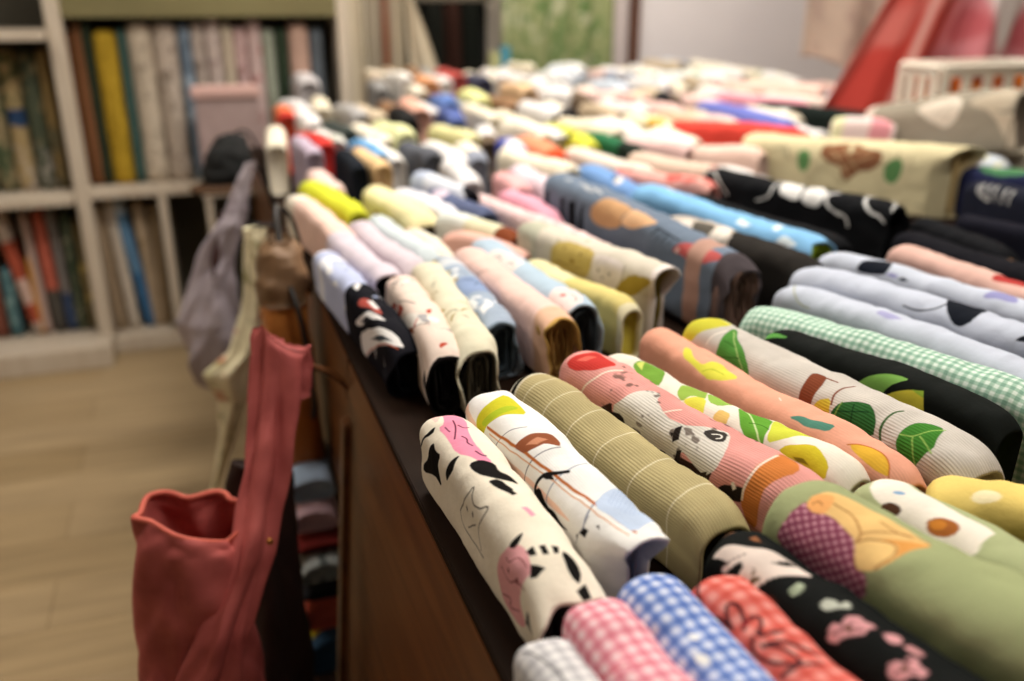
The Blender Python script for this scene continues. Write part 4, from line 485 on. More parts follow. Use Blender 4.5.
{'a': (1.0036, 3.8013, 1.0551), 'b': (1.0252, 3.5824, 1.0551), 'w': 0.07, 'h': 0.2431, 'c': '#b5544e', 's': 633, 'l': 'brick red fabric roll at the far end below the dark doorway', 'o': [], 'nu': 36},
{'a': (0.8801, 3.6494, 1.0445), 'b': (0.868, 3.4297, 1.0445), 'w': 0.07, 'h': 0.2325, 'c': '#d69a70', 's': 640, 'l': 'copper fabric roll at the far end beside the brick red one', 'o': [], 'nu': 36},
{'a': (1.095, 3.6685, 1.0458), 'b': (1.088, 3.4487, 1.0458), 'w': 0.07, 'h': 0.2338, 'c': '#4a4c60', 's': 647, 'l': 'ink blue fabric roll at the far end below the dark doorway', 'o': [], 'nu': 36},
{'a': (1.1683, 3.438, 1.0297), 'b': (1.1933, 3.2194, 1.0297), 'w': 0.07, 'h': 0.2177, 'c': '#e0bd96', 's': 654, 'l': 'apricot fabric roll at the far end below the green floral cloth', 'o': [], 'nu': 36},
{'a': (1.5628, 3.9375, 1.06), 'b': (1.6267, 3.727, 1.06), 'w': 0.075, 'h': 0.248, 'c': '#dcdbd8', 's': 661, 'l': 'ivory fabric roll at the far end under the green floral cloth', 'o': [], 'nu': 36},
{'a': (1.4045, 3.6743, 1.0462), 'b': (1.4105, 3.4544, 1.0462), 'w': 0.075, 'h': 0.2342, 'c': '#c9c8c4', 's': 668, 'l': 'light grey fabric roll at the far end under the green floral cloth', 'o': [], 'nu': 36},
{'a': (0.4234, 3.7835, 1.0538), 'b': (0.4314, 3.5637, 1.0538), 'w': 0.085, 'h': 0.2418, 'c': '#c6c0c0', 's': 675, 'l': 'silver grey fabric bundle heaped at the far left corner', 'o': [], 'nu': 36}
]
GRP='folded fabric rolls on the display table'
foot=[]
for d in ROLLS:
    roll(d,group=GRP)
    foot.append((np.array(d['a'][:2]),np.array(d['b'][:2]),d['w']))
foot.append((np.array([2.3,2.44]),np.array([2.7,2.44]),.22)); foot.append((np.array([1.86,2.33]),np.array([1.985,2.2]),.075)); foot.append((np.array([1.95,2.60]),np.array([2.6,2.62]),.06))
# pale rolls of the blurred heap behind them
def segdist(p0,p1,q0,q1):
    m=9
    for i in range(12):
        p=p0+(p1-p0)*i/11
        for j in range(12):
            m=min(m,np.hypot(*(p-(q0+(q1-q0)*j/11))))
    return m
NAMES={'white':['#e2dedb','#dcd9d8','#e6e2dc'],'cream':['#e4dac4','#dfd4bc','#e8dfcc'],'pale blue':['#c3ccd8','#bac6d4'],'blush':['#e2c4bb','#dcb8b0'],'grey':['#a9a6a5','#989694'],'beige':['#c8b79d','#bba88e'],'dark':['#34322f','#2c2d33'],'lilac':['#c9c0cf'],'straw':['#dcd59f'],'brown':['#8a6a50']}
rf=random.Random(21); nfill=0
def zone(x,y):
    a='left' if x<.62 else 'middle' if x<1.25 else 'right'
    b='near' if y<2.55 else 'far' if y<3.3 else 'farthest'
    return a,b
for row,(y0,ln_) in enumerate([(1.95,.25),(2.18,.24),(2.41,.24),(2.64,.24),(2.87,.24),(3.10,.24),(3.33,.24),(3.66,.26),(3.88,.24)]):
    x=.215
    while x<2.45:
        if y0>3.3 and x<.70: x=.70
        y=y0+rf.uniform(-.04,.04); an=rf.gauss(.05,.14); L=ln_*rf.uniform(.85,1.1)
        a=np.array([x,y+L/2]);b=np.array([x+math.sin(an)*L,y-L/2])
        if min(a[0],b[0])>.2 and all(segdist(a,b,q0,q1)>(w0+.058)/2*.68 for q0,q1,w0 in foot):
            px=x
            hot=['white']*9+['cream']*7+['pale blue']*1+['lilac','straw','blush']
            if y>2.9 and x<1.1: hot=['grey']*3+['beige']*3+['white']*5+['cream']*2+['dark','brown','blush','cream']
            elif x>1.3: hot=['white']*4+['cream']*3+['blush']*3+['pale blue']*2+['beige']
            elif y<2.5 and x<.6: hot=['white']*9+['cream']*6+['blush','pale blue']
            nm=rf.choice(hot); c=rf.choice(NAMES[nm]); z=min(.915+.07*max(0,y-1.9),1.05)+rf.uniform(-.014,.018)
            ops=[]
            if rf.random()<.35:
                c2=rf.choice(['#3a3a40','#b9a27c','#c98d84','#8fa0b8','#d8cf8a','#7d8a70']); ops=[('N',c2,rf.choice([16,24,34]),rf.uniform(.3,.5),(0,700),None)]
            elif rf.random()<.25: ops=[('B',rf.choice(['#2b2a2c','#6a5a4a','#8a8f9c']),L*1000-rf.uniform(25,60),900)]
            za,zb_=zone(x,y)
            where={'near':'middle depth','far':'far half','farthest':'far end'}[zb_]
            d=dict(a=(a[0],a[1],z),b=(b[0],b[1],z-rf.uniform(0,.01)),w=.058,h=z-.012-TT,c=c,s=rf.randint(1,9000),o=ops,nu=30)
            side={'left':'on the left','middle':'in the middle','right':'on the right'}[za]
            roll(d,label='small %s fabric roll in the blurred heap, %s %s'%(nm,where,side),group='%s rolls of the heap, %s %s'%(nm,za,zb_))
            foot.append((a,b,.058)); nfill+=1
            x+=.066
        else: x+=.012
print('rolls',len(ROLLS),'filler',nfill)
# ------------------------------------------------------------------ shelf unit with upright bolts at the left
sh=empty('shelf_unit',(-.2,3.75,0),'tall pale laminate shelf unit against the back wall holding upright bolts','shelf')
box('upright',(-.450,-.400,3.66,4.0,0,2.3),PALEWOOD,sh,.004)
box('upright',(-1.75,-1.69,3.56,4.0,0,2.3),PALEWOOD,sh,.004)
box('upright',(.57,.61,3.70,4.0,0,2.3),PALEWOOD,sh,.004)
box('shelf_board',(-1.69,-.455,3.58,4.0,1.19,1.225),PALEWOOD,sh,.003)
box('shelf_board',(-1.69,-.455,3.60,4.0,.615,.65),PALEWOOD,sh,.003)
box('shelf_board',(-.402,.57,3.67,4.0,.618,.652),PALEWOOD,sh,.003)
box('divider',(-.165,-.135,3.67,4.0,.09,.615),PALEWOOD,sh,.003)
box('plinth',(-1.69,-.402,3.52,4.0,0,.085),PALEWOOD,sh,.004)
box('plinth',(-.402,.57,3.67,4.0,0,.06),PALEWOOD,sh,.004)
box('back_panel',(-1.69,.57,3.98,4.0,.06,2.3),plain('shelf_back','#4a463a',.8,c2='#3d3a30',scale=3),sh,0)
box('valance',(-.402,.57,3.70,3.74,1.262,2.3),KHAKI,sh,.003)
GB='upright fabric bolts on the shelf unit'
def bolt(x0,x1,z0,z1,c,label,lean=0,y=3.70,ops=(),s=0,dp=.13):
    w=x1-x0; xc=(x0+x1)/2
    d=dict(a=(xc-lean/2,y,z1),b=(xc+lean/2,y,z0),w=w*.97,h=dp,c=c,s=int(abs(x0)*997)+s+int(z0*50),o=list(ops),nu=70,bumpy=.7)
    return roll(d,nv=60,label=label,group=GB,cat='fabric bolt',hint=(0,-1,0))
X=lambda p:-.651+p*.003575
fl=lambda c,sc=26,t=.2:[('N',c,sc,t,(0,900),None)]
for p0,p1,c,l,o in [(67,76,'#5a3a24','dark brown upright bolt next to the shelf upright, left of the yellow one',()),(76,84,'#7a5338','rust brown upright bolt left of the yellow one',()),(84,93,'#2c3326','very dark green upright bolt touching the yellow one',()),
    (93,117,'#a98a2c','mustard yellow patterned upright bolt on the upper shelf',[('N','#8a7020',14,.2,(0,900),None)]),(117,126,'#3f5650','dark teal upright bolt right of the yellow one',()),
    (126,151,'#b9ab98','cream upright bolt with pale floral print, widest on the upper shelf',fl('#8f8474')),(151,176,'#b3a597','greyish cream upright bolt with brown blotches right of the floral one',fl('#6a5e52',30,.25)),
    (176,189,'#5c6a78','slate blue upright bolt on the upper shelf',fl('#93a0ac',34,.1)),(189,203,'#a89c92','grey beige upright bolt right of the slate blue one',fl('#6a5f58')),(203,220,'#b8aaa2','off white upright bolt with faint print on the upper shelf',fl('#8a7a74')),(220,232,'#b5a894','pale cream upright bolt on the upper shelf above the pink box',()),
    (232,246,'#b59a96','dusty pink upright bolt above the pink box',fl('#8a6a68')),(246,262,'#b8a19c','pale pink upright bolt on the right of the upper shelf',fl('#9a4a44',36,.4)),(262,275,'#8f9484','sage grey upright bolt on the right of the upper shelf',()),(275,289,'#2f3a2c','dark forest upright bolt on the right of the upper shelf',()),(289,313,'#b39484','peach pink upright bolt near the end of the upper shelf',()),(313,327,'#5a6066','slate grey upright bolt at the end of the upper shelf',())]:
    bolt(X(p0),X(p1),.657,1.235+.02*math.sin(p0),c,l,0,3.75,o)
XL=lambda p:-.761+p*.00350
for p0,p1,z0,z1,c,l,ln_,o in [(102,114,.062,.57,'#a08c74','tan upright bolt beside the shelf upright on the lower shelf',.02,()),(116,127,.062,.60,'#c4b8a8','off white upright bolt left of the leaning blue one',.03,()),(128,141,.062,.595,'#5c7f9e','blue upright bolt leaning on the lower shelf',.065,[('B','#a9b6c2',0,60),('B','#3f668c',300,700)]),(142,156,.062,.575,'#a39078','beige upright bolt right of the leaning blue one',.02,fl('#857258')),(157,166,.062,.56,'#8f7c62','brown beige upright bolt at the end of the lower shelf',0,())]:
    bolt(XL(p0),XL(p1),z0,z1,c,l,ln_,3.76,o,s=77)
for p0,p1,z1,c,l,ln_,o in [(-36,-22,.58,'#5a5f66','grey upright bolt at the left edge of the lower shelf',0,()),(-20,-4,.56,'#7a4a3c','brick upright bolt at the left edge of the lower shelf',0,()),(-2,10,.36,'#4a6a70','short teal bolt standing low on the left of the lower shelf',0,[('N','#8fa9a4',20,.2,(0,900),None)]),(11,24,.58,'#a4503c','red and white upright bolt leaning on the left of the lower shelf',.075,[('B','#cdbfb4',0,110),('B','#c4a89c',260,360),('B','#b9a69a',440,500)]),
    (26,33,.40,'#b5813c','small ochre bolt between the leaning red and the pale pink one',0,()),(30,38,.57,'#b39a90','pale pink grey upright bolt left of the coral one',.015,()),(41,53,.57,'#b5604e','coral red upright bolt on the lower left shelf',.01,[('B','#54504a',300,700)]),(55,64,.58,'#77706c','grey upright bolt right of the coral one',.01,[('B','#3d4a66',330,700)]),(66,76,.56,'#3a4434','dark green upright bolt on the lower left shelf',0,fl('#a09a80',16,.3)),(78,90,.53,'#6a6046','olive brown upright bolt beside the shelf upright, lower left shelf',0,fl('#b5a05c',30,.3))]:
    bolt(XL(p0),XL(p1),.092,z1,c,l,ln_,3.72,o,s=31)
for p0,p1,c,l,o in [(-34,-18,'#7a705c','tan leaf printed bolt at the left edge of the upper left shelf',fl('#3a4a30',60,.0)),(-16,2,'#8a7c5e','khaki bolt at the left edge of the upper left shelf',fl('#2f4a34',60,.05)),(3,20,'#a59068','sand bolt with dark green leaves on the upper left shelf',[('N','#2f4a30',70,-.05,(0,260),None),('B','#2f4464',200,260),('N','#b5aaa0',30,.0,(330,900),None)]),(21,38,'#4a5040','dark leaf printed bolt on the upper left shelf',[('N','#9a8a66',60,.15,(0,330),None),('N','#a9a096',26,.05,(330,900),None)]),(39,50,'#857049','tan brown bolt nearest the shelf upright on the upper left shelf',[('N','#5a5a48',50,.1,(200,900),None)])]:
    bolt(X(p0),X(p1),.652,1.15,c,l,0,3.74,o,s=13)
# ------------------------------------------------------------------ back of the shop
def drape(name,x0,x1,y,z0,z1,pleats,c,label,cat,amp=.02,ops=None,mat=None):
    def f(u,v):
        return (x0+(x1-x0)*u+.004*np.sin(u*pleats*4+v*3),y+amp*np.sin(u*2*np.pi*pleats+.6*np.sin(v*4))*(.6+.4*v),z1+(z0-z1)*v)
    def cf(u,v):
        L=(z1-z0)*1000; return paint(v*L,(u-.5)*(x1-x0)*1000,c,ops or [],L,9999)
    o=sheet(name,f,90 if ops is None else 160,40 if ops is None else 160,SOFT,None,cf); return tag(o,label,cat)
drape('curtain',.67,.775,4.22,0.02,2.45,2,'#c4b8a2','cream curtain panel beside the end of the shelf','curtain',.018)
drape('curtain',.80,.845,4.25,0.02,2.45,1,'#b9ad98','narrow cream curtain strip between the olive strip and the brown post','curtain',.01)
drape('curtain',.885,.950,4.22,0.02,2.45,2,'#c4b8a2','cream curtain panel right of the narrow brown post','curtain',.018)
drape('curtain',.775,.80,4.30,0.02,2.45,1,'#7a6a3a','olive strip of curtain between two cream panels','curtain',.006)
tag(box('wooden_post',(.850,.876,4.20,4.24,0,2.5),plain('red_brown_wood','#8a5232',.5,c2='#75442a',scale=4,stretch=(8,8,1)),None,.003),'narrow red brown wooden post between cream curtains','post')
def tri(u,v):
    return (.935+(.02+.16*np.clip(v-.25,0,1)**.8)*u+.03*v+.004*np.sin(u*14),4.165+.015*np.sin(u*9),1.48-.48*v-.05*u*v)
pg_=empty('wall_peg',(.955,4.5,1.47),'small wooden peg holding the cream scarf by the dark doorway','peg')
box('rod',(.945,.965,4.15,4.5,1.462,1.478),PALEWOOD,pg_,.002)
tag(sheet('scarf',tri,40,40,SOFT,None,lambda u,v:np.tile(lin('#c0b39c'),(len(u),1))),'cream scarf hanging beside the dark doorway','scarf')
# dark doorway with clothes inside
dw=box('door_1',(.98,1.42,4.46,4.50,0,2.3),plain('dark_doorway','#14120f',.9),None,.002); struct(dw)
struct(box('trim_1',(1.0,1.42,4.36,4.44,1.315,1.345),plain('door_rail','#5a5244',.6),None,.003))
GS='dark garments hanging in the doorway'
for i,(x,c,l) in enumerate([(1.02,'#23261f','dark olive garment hanging at the left of the dark doorway'),(1.13,'#171814','black garment hanging in the dark doorway'),(1.22,'#2e1c16','dark maroon garment hanging in the middle of the dark doorway'),(1.31,'#141612','black garment hanging on the right of the dark doorway')]):
    tag(loft('garment',[(0,(x,4.39,1.33,.016,.02)),(.03,(x,4.38,1.29,.040,.03)),(1,(x,4.38,.03,.040,.03))],SOFT,None,40,32,.008,4,i,c),l,'garment',GS)
for x,c,l in [(1.335,'#a8a878','small straw coloured tin standing before the dark doorway'),(1.385,'#3f8296','small teal box standing before the dark doorway')]:
    tag(box('storage_tin' if x<1.36 else 'small_box',(x-.022,x+.022,4.06,4.10,TT+.0,1.125 if x>1.36 else 1.10),plain('tin_'+c[1:],c,.5),None,.004),l,'tin' if x<1.36 else 'box')
drape('hanging_cloth',1.42,2.00,4.22,.5,2.0,5,'#868c62','sage green floral cloth hanging behind the far end of the table','cloth',.02,[('N','#5f7446',90,.05,(0,1700),None),('N','#a9a98a',70,.15,(0,1700),None),('N','#4d6a3a',50,.35,(0,1700),None)])
tag(box('wooden_post',(2.075,2.115,4.17,4.21,0,2.6),plain('dark_red_wood','#5c3826',.5,c2='#4c2c1e',scale=4,stretch=(8,8,1)),None,.003),'dark brown wooden post between the floral cloth and the grey board','post')
bd=empty('partition_board',(2.8,4.24,0),'large pale grey partition board behind the far right of the table','board')
box('panel',(2.13,4.1,4.22,4.245,.1,2.5),WHITEBOARD,bd,.003); box('rail',(2.13,4.1,4.20,4.25,.04,.1),PALEWOOD,bd,.003)
tag(box('pale_panel',(2.0,2.075,4.215,4.24,0,2.4),plain('pale_lilac_grey','#b5a9a6',.6),None,.003),'narrow pale grey panel left of the dark brown post','panel')
# ------------------------------------------------------------------ hanging cloths and basket at the right
rk=empty('garment_rack',(2.35,2.9,0),'black metal garment rack standing behind the table, its rail above the picture','rack')
tube('rail',[(2.5,2.62,1.9),(4.1,2.62,1.9)],.012,BLACKMETAL,rk,smooth_it=0)
tube('post',[(4.1,2.62,.02),(4.1,2.62,1.9)],.014,BLACKMETAL,rk,smooth_it=0)
tube('post',[(2.5,2.62,1.9),(2.5,2.62,2.8)],.010,BLACKMETAL,rk,smooth_it=0)
box('foot',(4.0,4.2,2.3,2.95,0,.03),BLACKMETAL,rk,.005)
def coral_f(u,v):
    top=2.60+.40*u; bot=1.935+1.15*u
    x=top+(bot-top)*v
    y=2.62+.040*np.sin(u*17+1.5*v)*(.25+.75*v)+.015*np.sin(u*43)*v-.05*v*(1-u)
    return x,y,1.90-(1.075+.015*np.sin(u*9))*v
def coral_c(u,v):
    C=np.tile(lin('#b04038'),(len(u),1))
    def mix(m,c):
        m=np.clip(m,0,1)[:,None]; return C*(1-m)+lin(c)*m
    C=mix(np.clip((vnoise(u*9,v*8,5)-.0)*2.0,0,.75),'#c47068')
    C=mix(np.clip(1-abs(u-.215-.04*(v-.7))/.03,0,1)*np.clip((v-.4)*6,0,1)*.85,'#c9a39a')
    C=mix(np.clip(1-abs(u-.27)/.03,0,1)*.7,'#96655e')
    C=mix(np.clip((u-.34)*16,0,1)*np.clip((.80-v)*12,0,1),'#d0848a')
    C=mix(np.clip((u-.30)*14,0,1)*np.clip((vnoise(u*9,v*8,8)-.1)*2,0,.75),'#b9545a')
    C=mix(np.clip((.30-abs(u-.66)*2.6-(v-.60)*2.0)*8,0,1),'#ddd4d0')
    C=mix(np.clip(1-abs(u-.88)/.05,0,1),'#c8a39c')
    return C
tag(sheet('hanging_cloth',coral_f,170,120,SOFT,None,coral_c,.004),'coral red, pink and white cloth hanging at the upper right','cloth')
def beige_f(u,v):
    top=2.22+.60*u; bot=2.24+.42*u+.06*np.sin(u*3.1)*v
    return top+(bot-top)*v, 3.02+.03*np.sin(u*12+v)*(.4+.6*v), 1.92-(.80+.12*np.clip((u-.1)*2,0,1))*v
rb=empty('garment_rack',(2.9,3.02,0),'black metal rack further back, carrying the beige cloth','rack')
tube('rail',[(2.15,3.02,1.92),(4.2,3.02,1.92)],.010,BLACKMETAL,rb,smooth_it=0); tube('post',[(4.2,3.02,0),(4.2,3.02,1.92)],.012,BLACKMETAL,rb,smooth_it=0); tube('post',[(2.15,3.02,1.92),(2.15,3.02,2.8)],.010,BLACKMETAL,rb,smooth_it=0)
tag(sheet('hanging_cloth',beige_f,90,60,SOFT,None,lambda u,v:paint(v*800,u*400,'#b3a193',[('N','#c4b4a2',120,.0,(0,900),None)],800,9999),.004),'greyish beige cloth hanging left of the coral one','cloth')
# cream slotted basket with orange packets
bk=empty('basket',(2.5,2.44,TT),'cream slotted plastic basket holding orange packets at the upper right','basket')
def bskt_bm():
    return None
bz0,bz1=TT+.002,1.132; bx0,bx1,by0,by1=2.25,2.75,2.34,2.54
bm=bmesh.new(); box_bm(bm,bx0+.02,bx1-.02,by0+.02,by1-.02,bz0,bz0+.012); bm_obj('base',bm,CREAMPLASTIC,bk,.003)
for a in('front_wall','back_wall','side_wall','side_wall'):
    bm=bmesh.new()
    if a in('front_wall','back_wall'):
        y=by0 if a=='front_wall' else by1-.012
        box_bm(bm,bx0+.01,bx1-.01,y,y+.012,bz0,.99); box_bm(bm,bx0+.01,bx1-.01,y,y+.012,bz1-.042,bz1-.012)
        for k in range(6):
            xx=bx0+.012+k*(bx1-bx0-.060)/5; box_bm(bm,xx,xx+.036,y-.002,y+.012,bz1-.155,bz1-.03)
    else:
        x=bx0 if not any(c.name.startswith('side_wall') for c in bk.children) else bx1-.012
        box_bm(bm,x,x+.012,by0+.012,by1-.012,bz0,.99); box_bm(bm,x,x+.012,by0+.012,by1-.012,bz1-.042,bz1-.012)
        for k in range(4):
            yy=by0+.012+k*(by1-by0-.05)/3; box_bm(bm,x,x+.012,yy,yy+.026,bz1-.155,bz1-.03)
    bm_obj(a,bm,CREAMPLASTIC,bk,.003)
V=[];mm=64;prof=[(0,0),(.012,.004),(.014,.014),(.008,.022),(-.004,.022),(-.008,.012),(-.004,.002)]
for dx,dz in prof:
    for q in np.linspace(0,2*np.pi,mm,endpoint=False):
        c,s_=np.cos(q),np.sin(q); V.append(((bx0+bx1)/2+np.sign(c)*abs(c)**.35*((bx1-bx0)/2+dx-.004),(by0+by1)/2+np.sign(s_)*abs(s_)**.35*((by1-by0)/2+dx-.004),bz1-.022+dz))
V=np.array(V);F=grid_faces(len(prof),mm)+[[(len(prof)-1)*mm+j,j,(j+1)%mm,(len(prof)-1)*mm+(j+1)%mm] for j in range(mm)]
link('rim',mesh_np('rim',V,F),CREAMPLASTIC,bk)
OR=plain('orange_print','#e08a1e',.4,c2='#c9631a',scale=18); RD=plain('red_print','#b5402a',.45); NV=plain('blue_grey_print','#6a7690',.5)
for i,(x,m_,top,l) in enumerate([(2.32,OR,1.09,'orange packet at the left end of the cream basket'),(2.44,OR,1.105,'orange packet second from the left in the cream basket'),(2.55,OR,1.10,'orange packet third from the left in the cream basket'),(2.665,OR,1.12,'orange packet with blue grey top at the right end of the cream basket')]):
    t=empty('packet',(x,2.44,bz0+.014),l,'packet','orange packets in the basket')
    pu=box('pouch',(x-.05,x+.05,2.36,2.50,bz0+.014,top-.03),m_,t,.012)
    box('printed_top',(x-.048,x+.048,2.362,2.498,top-.03,top),RD if i in(1,) else NV if i==3 else OR,pu,.010)
# small white and pink roll beside the grey brown one
roll(dict(a=(1.86,2.33,.992),b=(1.985,2.20,.985),w=.075,h=.17,c='#e2cfca',s=77,o=[('B','#dcd9b0',0,35),('B','#d9939a',110,170)],nu=50),label='short white and pink roll between the coral cloth and the thick grey brown roll',group=GRP)
# ------------------------------------------------------------------ bags hanging at the table side
def hook(pts,label,mat=None):
    t=empty('bag_hook',pts[0],label,'hook','black hooks along the table side')
    tube('arm',pts,.004,mat or BLACKMETAL,t); box('plate',(pts[0][0]-.003,pts[0][0]+.006,pts[0][1]-.012,pts[0][1]+.012,pts[0][2]-.02,pts[0][2]+.010),mat or BLACKMETAL,t,.001); return t
SUEDE=plain('red_suede','#c0605a',.75,c2='#9c4440',scale=14,bump=.25); SUEDE_IN=plain('red_suede_edge','#cf6552',.7,c2='#bf5848',scale=20)
rbag=empty('tote_bag',(-.05,1.2,.1),'brick red suede tote bag hanging by its wide strap at the table side','bag')
def red_t(t,a,x,y,z):
    r=np.clip((t-.72)/.28,0,1)          # the rim slopes down to the right in front, stays high behind
    return x,y,z+r*(-.034*np.cos(a)*np.clip(-np.sin(a)+.35,0,1)+.010*np.sin(a))
body=loft('body',[(0,(-.090,1.20,.10,.060,.045)),(.05,(-.092,1.20,.10,.078,.058)),(.35,(-.090,1.20,.30,.082,.062)),(.62,(-.085,1.195,.47,.072,.058)),(.85,(-.073,1.19,.60,.070,.052)),(1,(-.070,1.19,.635,.072,.048))],SUEDE,rbag,80,72,.016,0,3,cap=(1,0),tfun=red_t)
md=body.modifiers.new('thickness','SOLIDIFY'); md.thickness=.004; md.offset=-1
rim=[tuple(body.data.vertices[79*72+j].co) for j in range(72)]; rim.append(rim[0])
tube('rim_binding',rim,.0045,SUEDE_IN,body,8,0)
def strap_t(t,a,x,y,z):
    return x+.004*np.sin(a*3+t*9)*t, y+.006*np.sin(a*2+t*7), z+(-.020*np.cos(a)+.006*np.sin(a*2))*np.clip((t-.75)*4,0,1)
rst=loft('strap',[(0,(-.105,1.135,.24,.034,.010)),(.15,(-.085,1.128,.36,.040,.014)),(.32,(-.040,1.132,.47,.034,.020)),(.45,(.004,1.165,.57,.036,.026)),(.62,(.036,1.215,.665,.034,.026)),(.85,(.068,1.27,.785,.033,.022)),(.96,(.080,1.290,.842,.034,.020)),(1,(.082,1.294,.850,.031,.014))],SUEDE,rbag,90,48,.012,5,9,tfun=strap_t)
loft('corner_flap',[(0,(.100,1.285,.755,.020,.014)),(.6,(.114,1.297,.795,.014,.010)),(1,(.124,1.304,.826,.004,.004))],SUEDE,rbag,20,24,.004,0,4)
link('strap_stud',mesh_np('strap_stud',np.array([(.032+.007*math.cos(q)*math.cos(e),1.165-.004*math.sin(e),.585+.007*math.sin(q)*math.cos(e)) for e in np.linspace(0,1.5,5) for q in np.linspace(0,2*np.pi,14,endpoint=False)]),grid_faces(5,14)+[[56+j for j in range(14)]]),plain('brass_stud','#b5783c',.35,metal=.8),rst)
hook([(.186,1.305,.74),(.16,1.305,.775),(.12,1.303,.80),(.09,1.30,.825)],'dark wooden peg holding the brick red tote bag',WOOD)
DBR=plain('dark_brown_suede','#33201a',.85,c2='#281813',scale=12,bump=.2)
db=empty('tote_bag',(.04,1.33,.1),'dark brown tote bag hanging behind the brick red one','bag')
loft('body',[(0,(.025,1.345,.10,.045,.030)),(.06,(.025,1.345,.105,.060,.042)),(.5,(.030,1.345,.36,.056,.040)),(.9,(.040,1.345,.585,.046,.030)),(1,(.044,1.345,.62,.040,.022))],DBR,db,50,56,.012,4,33)
loft('strap',[(0,(.046,1.345,.59,.030,.016)),(.6,(.075,1.340,.70,.020,.012)),(1,(.110,1.335,.772,.014,.008))],DBR,db,30,28,.006,0,35)
hook([(.186,1.36,.73),(.16,1.36,.765),(.13,1.35,.773),(.10,1.338,.775)],'dark wooden peg holding the dark brown tote bag',WOOD)
GREYB=plain('grey_canvas','#b9aeb4',.8,c2='#a2979e',scale=9,bump=.2)
gb=empty('shoulder_bag',(0,2.32,.36),'slouchy grey fabric shoulder bag hanging beside the far part of the table','bag')
gbb=loft('body',[(0,(-.02,2.32,.352,.02,.02)),(.06,(-.03,2.32,.375,.045,.04)),(.22,(-.022,2.32,.45,.066,.062)),(.42,(-.018,2.32,.55,.080,.07)),(.62,(.015,2.32,.67,.052,.055)),(.8,(.045,2.32,.76,.036,.04)),(1,(.072,2.32,.83,.026,.03))],GREYB,gb,70,56,.022,0,14)
loft('strap',[(0,(.062,2.318,.79,.026,.026)),(.6,(.096,2.318,.89,.018,.016)),(1,(.119,2.318,.945,.014,.012))],GREYB,gb,30,24,.004,3,6)
loft('lining_slit',[(0,(.0,2.262,.655,.003,.006)),(.4,(.012,2.27,.72,.010,.010)),(1,(.040,2.292,.83,.006,.008))],plain('maroon_lining','#3a1f1e',.8),gbb,24,20,.002,0,5)
hook([(.178,2.32,.80),(.158,2.32,.86),(.140,2.32,.93),(.119,2.32,.936),(.112,2.32,.955)],'black hook holding the grey shoulder bag')
LEATHER=plain('tan_leather','#c87f3c',.45,c2='#a86428',scale=7,bump=.1); LEATHER2=plain('brown_leather','#8a6a4c',.5,c2='#72573c',scale=9)
lb=empty('leather_bag',(.12,1.68,.44),'brown leather bag with orange tan front hanging under the shell pink roll','bag')
loft('body',[(0,(.124,1.68,.435,.036,.05)),(.05,(.124,1.68,.442,.046,.07)),(.5,(.122,1.68,.62,.048,.075)),(1,(.120,1.68,.802,.046,.07))],LEATHER,lb,40,44,.006,0,21,power=3)
loft('flap',[(0,(.121,1.68,.792,.049,.074)),(.4,(.122,1.68,.84,.047,.072)),(.8,(.124,1.68,.885,.038,.06)),(1,(.126,1.68,.906,.018,.04))],LEATHER2,lb,24,44,.005,0,22,power=2.6)
tube('shoulder_strap',[(.125,1.64,.85),(.140,1.58,.80),(.150,1.56,.70),(.155,1.58,.60),(.150,1.62,.55)],.005,plain('black_leather','#15120f',.4),lb)
tube('handle',[(.124,1.66,.90),(.124,1.70,.95),(.132,1.74,.960),(.136,1.76,.91),(.128,1.72,.84)],.006,plain('dark_strap','#1f1812',.5),lb)
hook([(.178,1.76,.79),(.172,1.765,.87),(.155,1.755,.940),(.130,1.74,.948)],'black hook holding the brown leather bag')
def creamc(t,a):
    return paint(np.full(len(a),t*600.),a*20,'#e8deba',[('N','#b5583c',30,.35,(200,420),None),('N','#8f8a5a',18,.4,(0,600),None)],600,9999)
sc_=loft('scarf',[(0,(.102,2.03,.848,.026,.014)),(.08,(.100,2.03,.82,.024,.016)),(.35,(.078,2.03,.66,.022,.016)),(.52,(.050,2.03,.56,.030,.03)),(.60,(.006,2.03,.515,.045,.035)),(.70,(.012,2.03,.45,.030,.025)),(.85,(-.02,2.03,.33,.018,.02)),(1,(-.060,2.03,.20,.008,.010))],SOFT,None,80,36,.008,4,31,colfun=creamc)
tag(sc_,'cream printed scarf hanging between the grey bag and the leather bag','scarf')
hook([(.178,2.03,.80),(.150,2.03,.846),(.118,2.03,.852),(.095,2.03,.856)],'black hook holding the cream scarf')
cp=empty('cap',(.07,2.58,.86),'black cap hanging beside the heap above the grey bag','cap')
BLK=plain('black_felt','#101110',.85)
loft('crown',[(0,(.070,2.58,.852,.062,.06)),(.25,(.072,2.58,.885,.070,.07)),(.6,(.082,2.58,.935,.060,.06)),(.85,(.095,2.58,.972,.036,.036)),(1,(.100,2.58,.982,.012,.012))],BLK,cp,30,40,.006,0,41)
loft('brim',[(0,(.055,2.575,.835,.085,.075)),(.5,(.058,2.575,.842,.090,.078)),(1,(.062,2.575,.856,.064,.062))],plain('brown_felt','#4a3018',.8),cp,8,40,.003,0,42)
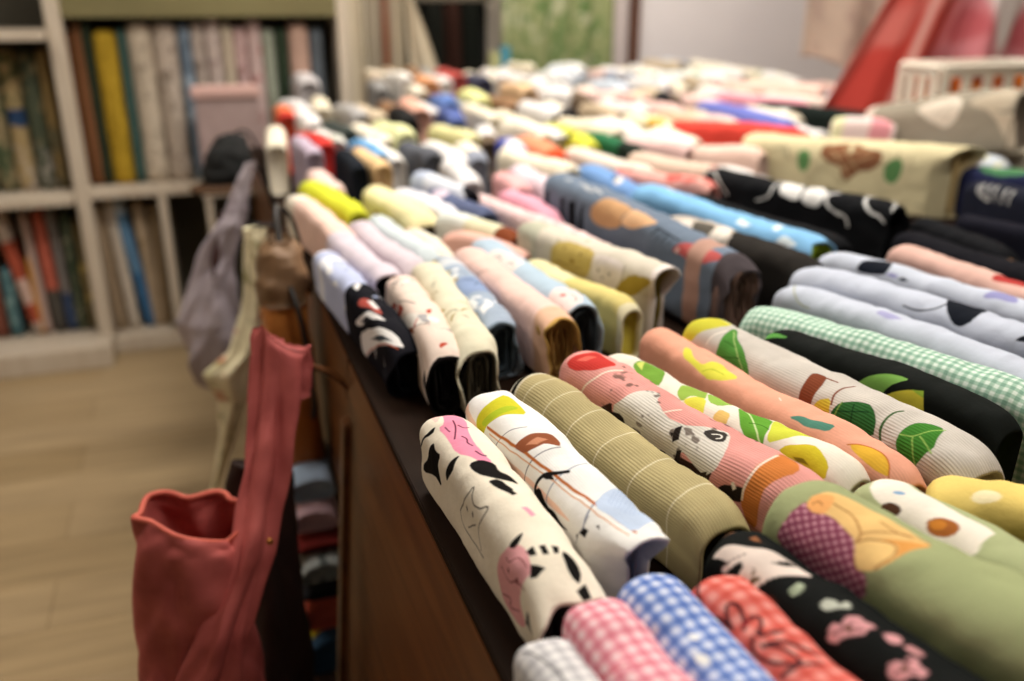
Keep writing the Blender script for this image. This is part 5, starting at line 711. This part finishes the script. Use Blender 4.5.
hook([(.178,2.58,.80),(.168,2.58,.90),(.145,2.58,.985),(.115,2.58,.992),(.102,2.58,.98)],'black hook holding the black cap')
pb=empty('storage_box',(.12,3.58,.655),'greyish pink fabric storage box standing before the upright bolts','box')
PKB=plain('greyish_pink_fabric','#a8928e',.8,c2='#9a8480',scale=12)
box('body',(.01,.235,3.52,3.645,.657,.985),PKB,pb,.008); box('lid',(.0,.245,3.512,3.65,.985,1.025),plain('pink_lid','#c9a59c',.8),pb,.008)
st=empty('side_stand',(.12,3.5,0),'small wooden stand under the greyish pink box','stand')
box('top',(.0,.25,3.508,3.655,.632,.656),PALEWOOD,st,.003)
for x in(.02,.23):
    for y in(3.53,3.635): box('leg',(x-.012,x+.012,y-.012,y+.012,0,.632),PALEWOOD,st,.002)
# ------------------------------------------------------------------ goods on the lower shelf under the table
GU='folded cloths stacked on the lower shelf'
def goods(x0,x1,y0,y1,z0,z1,c,label,cat='cloth',name='folded_cloth',ops=()):
    d=dict(a=((x0+x1)/2,y1,z1),b=((x0+x1)/2,y0,z1),w=x1-x0,h=z1-z0,c=c,s=int(z0*999+y0*77),o=list(ops),nu=60); o=roll(d,label=label,group=GU,cat=cat); o.name=name; return o
goods(.09,.20,1.50,1.74,.047,.135,'#36506a','navy cloth with a yellow edge folded low under the table',ops=[('B','#c9b92c',150,215),('B','#c9b92c',0,30)])
goods(.09,.20,1.52,1.76,.137,.222,'#c9604e','coral red cloth folded above the navy one under the table')
goods(.09,.20,1.50,1.74,.224,.262,'#2c2c30','black cloth folded above the coral one under the table')
goods(.088,.19,1.50,1.74,.264,.318,'#b5bab8','grey white cloth folded in the middle of the stack under the table',ops=[('N','#3a4444',24,.1,(0,400),None)])
goods(.088,.19,1.52,1.74,.320,.352,'#7a2c28','dark red cloth folded near the top of the stack under the table')
goods(.086,.18,1.54,1.74,.354,.408,'#d8b5be','pale pink cloth folded at the top of the stack under the table')
goods(.086,.18,1.56,1.74,.410,.468,'#a9bdd4','pale blue cloth topping the stack under the table')
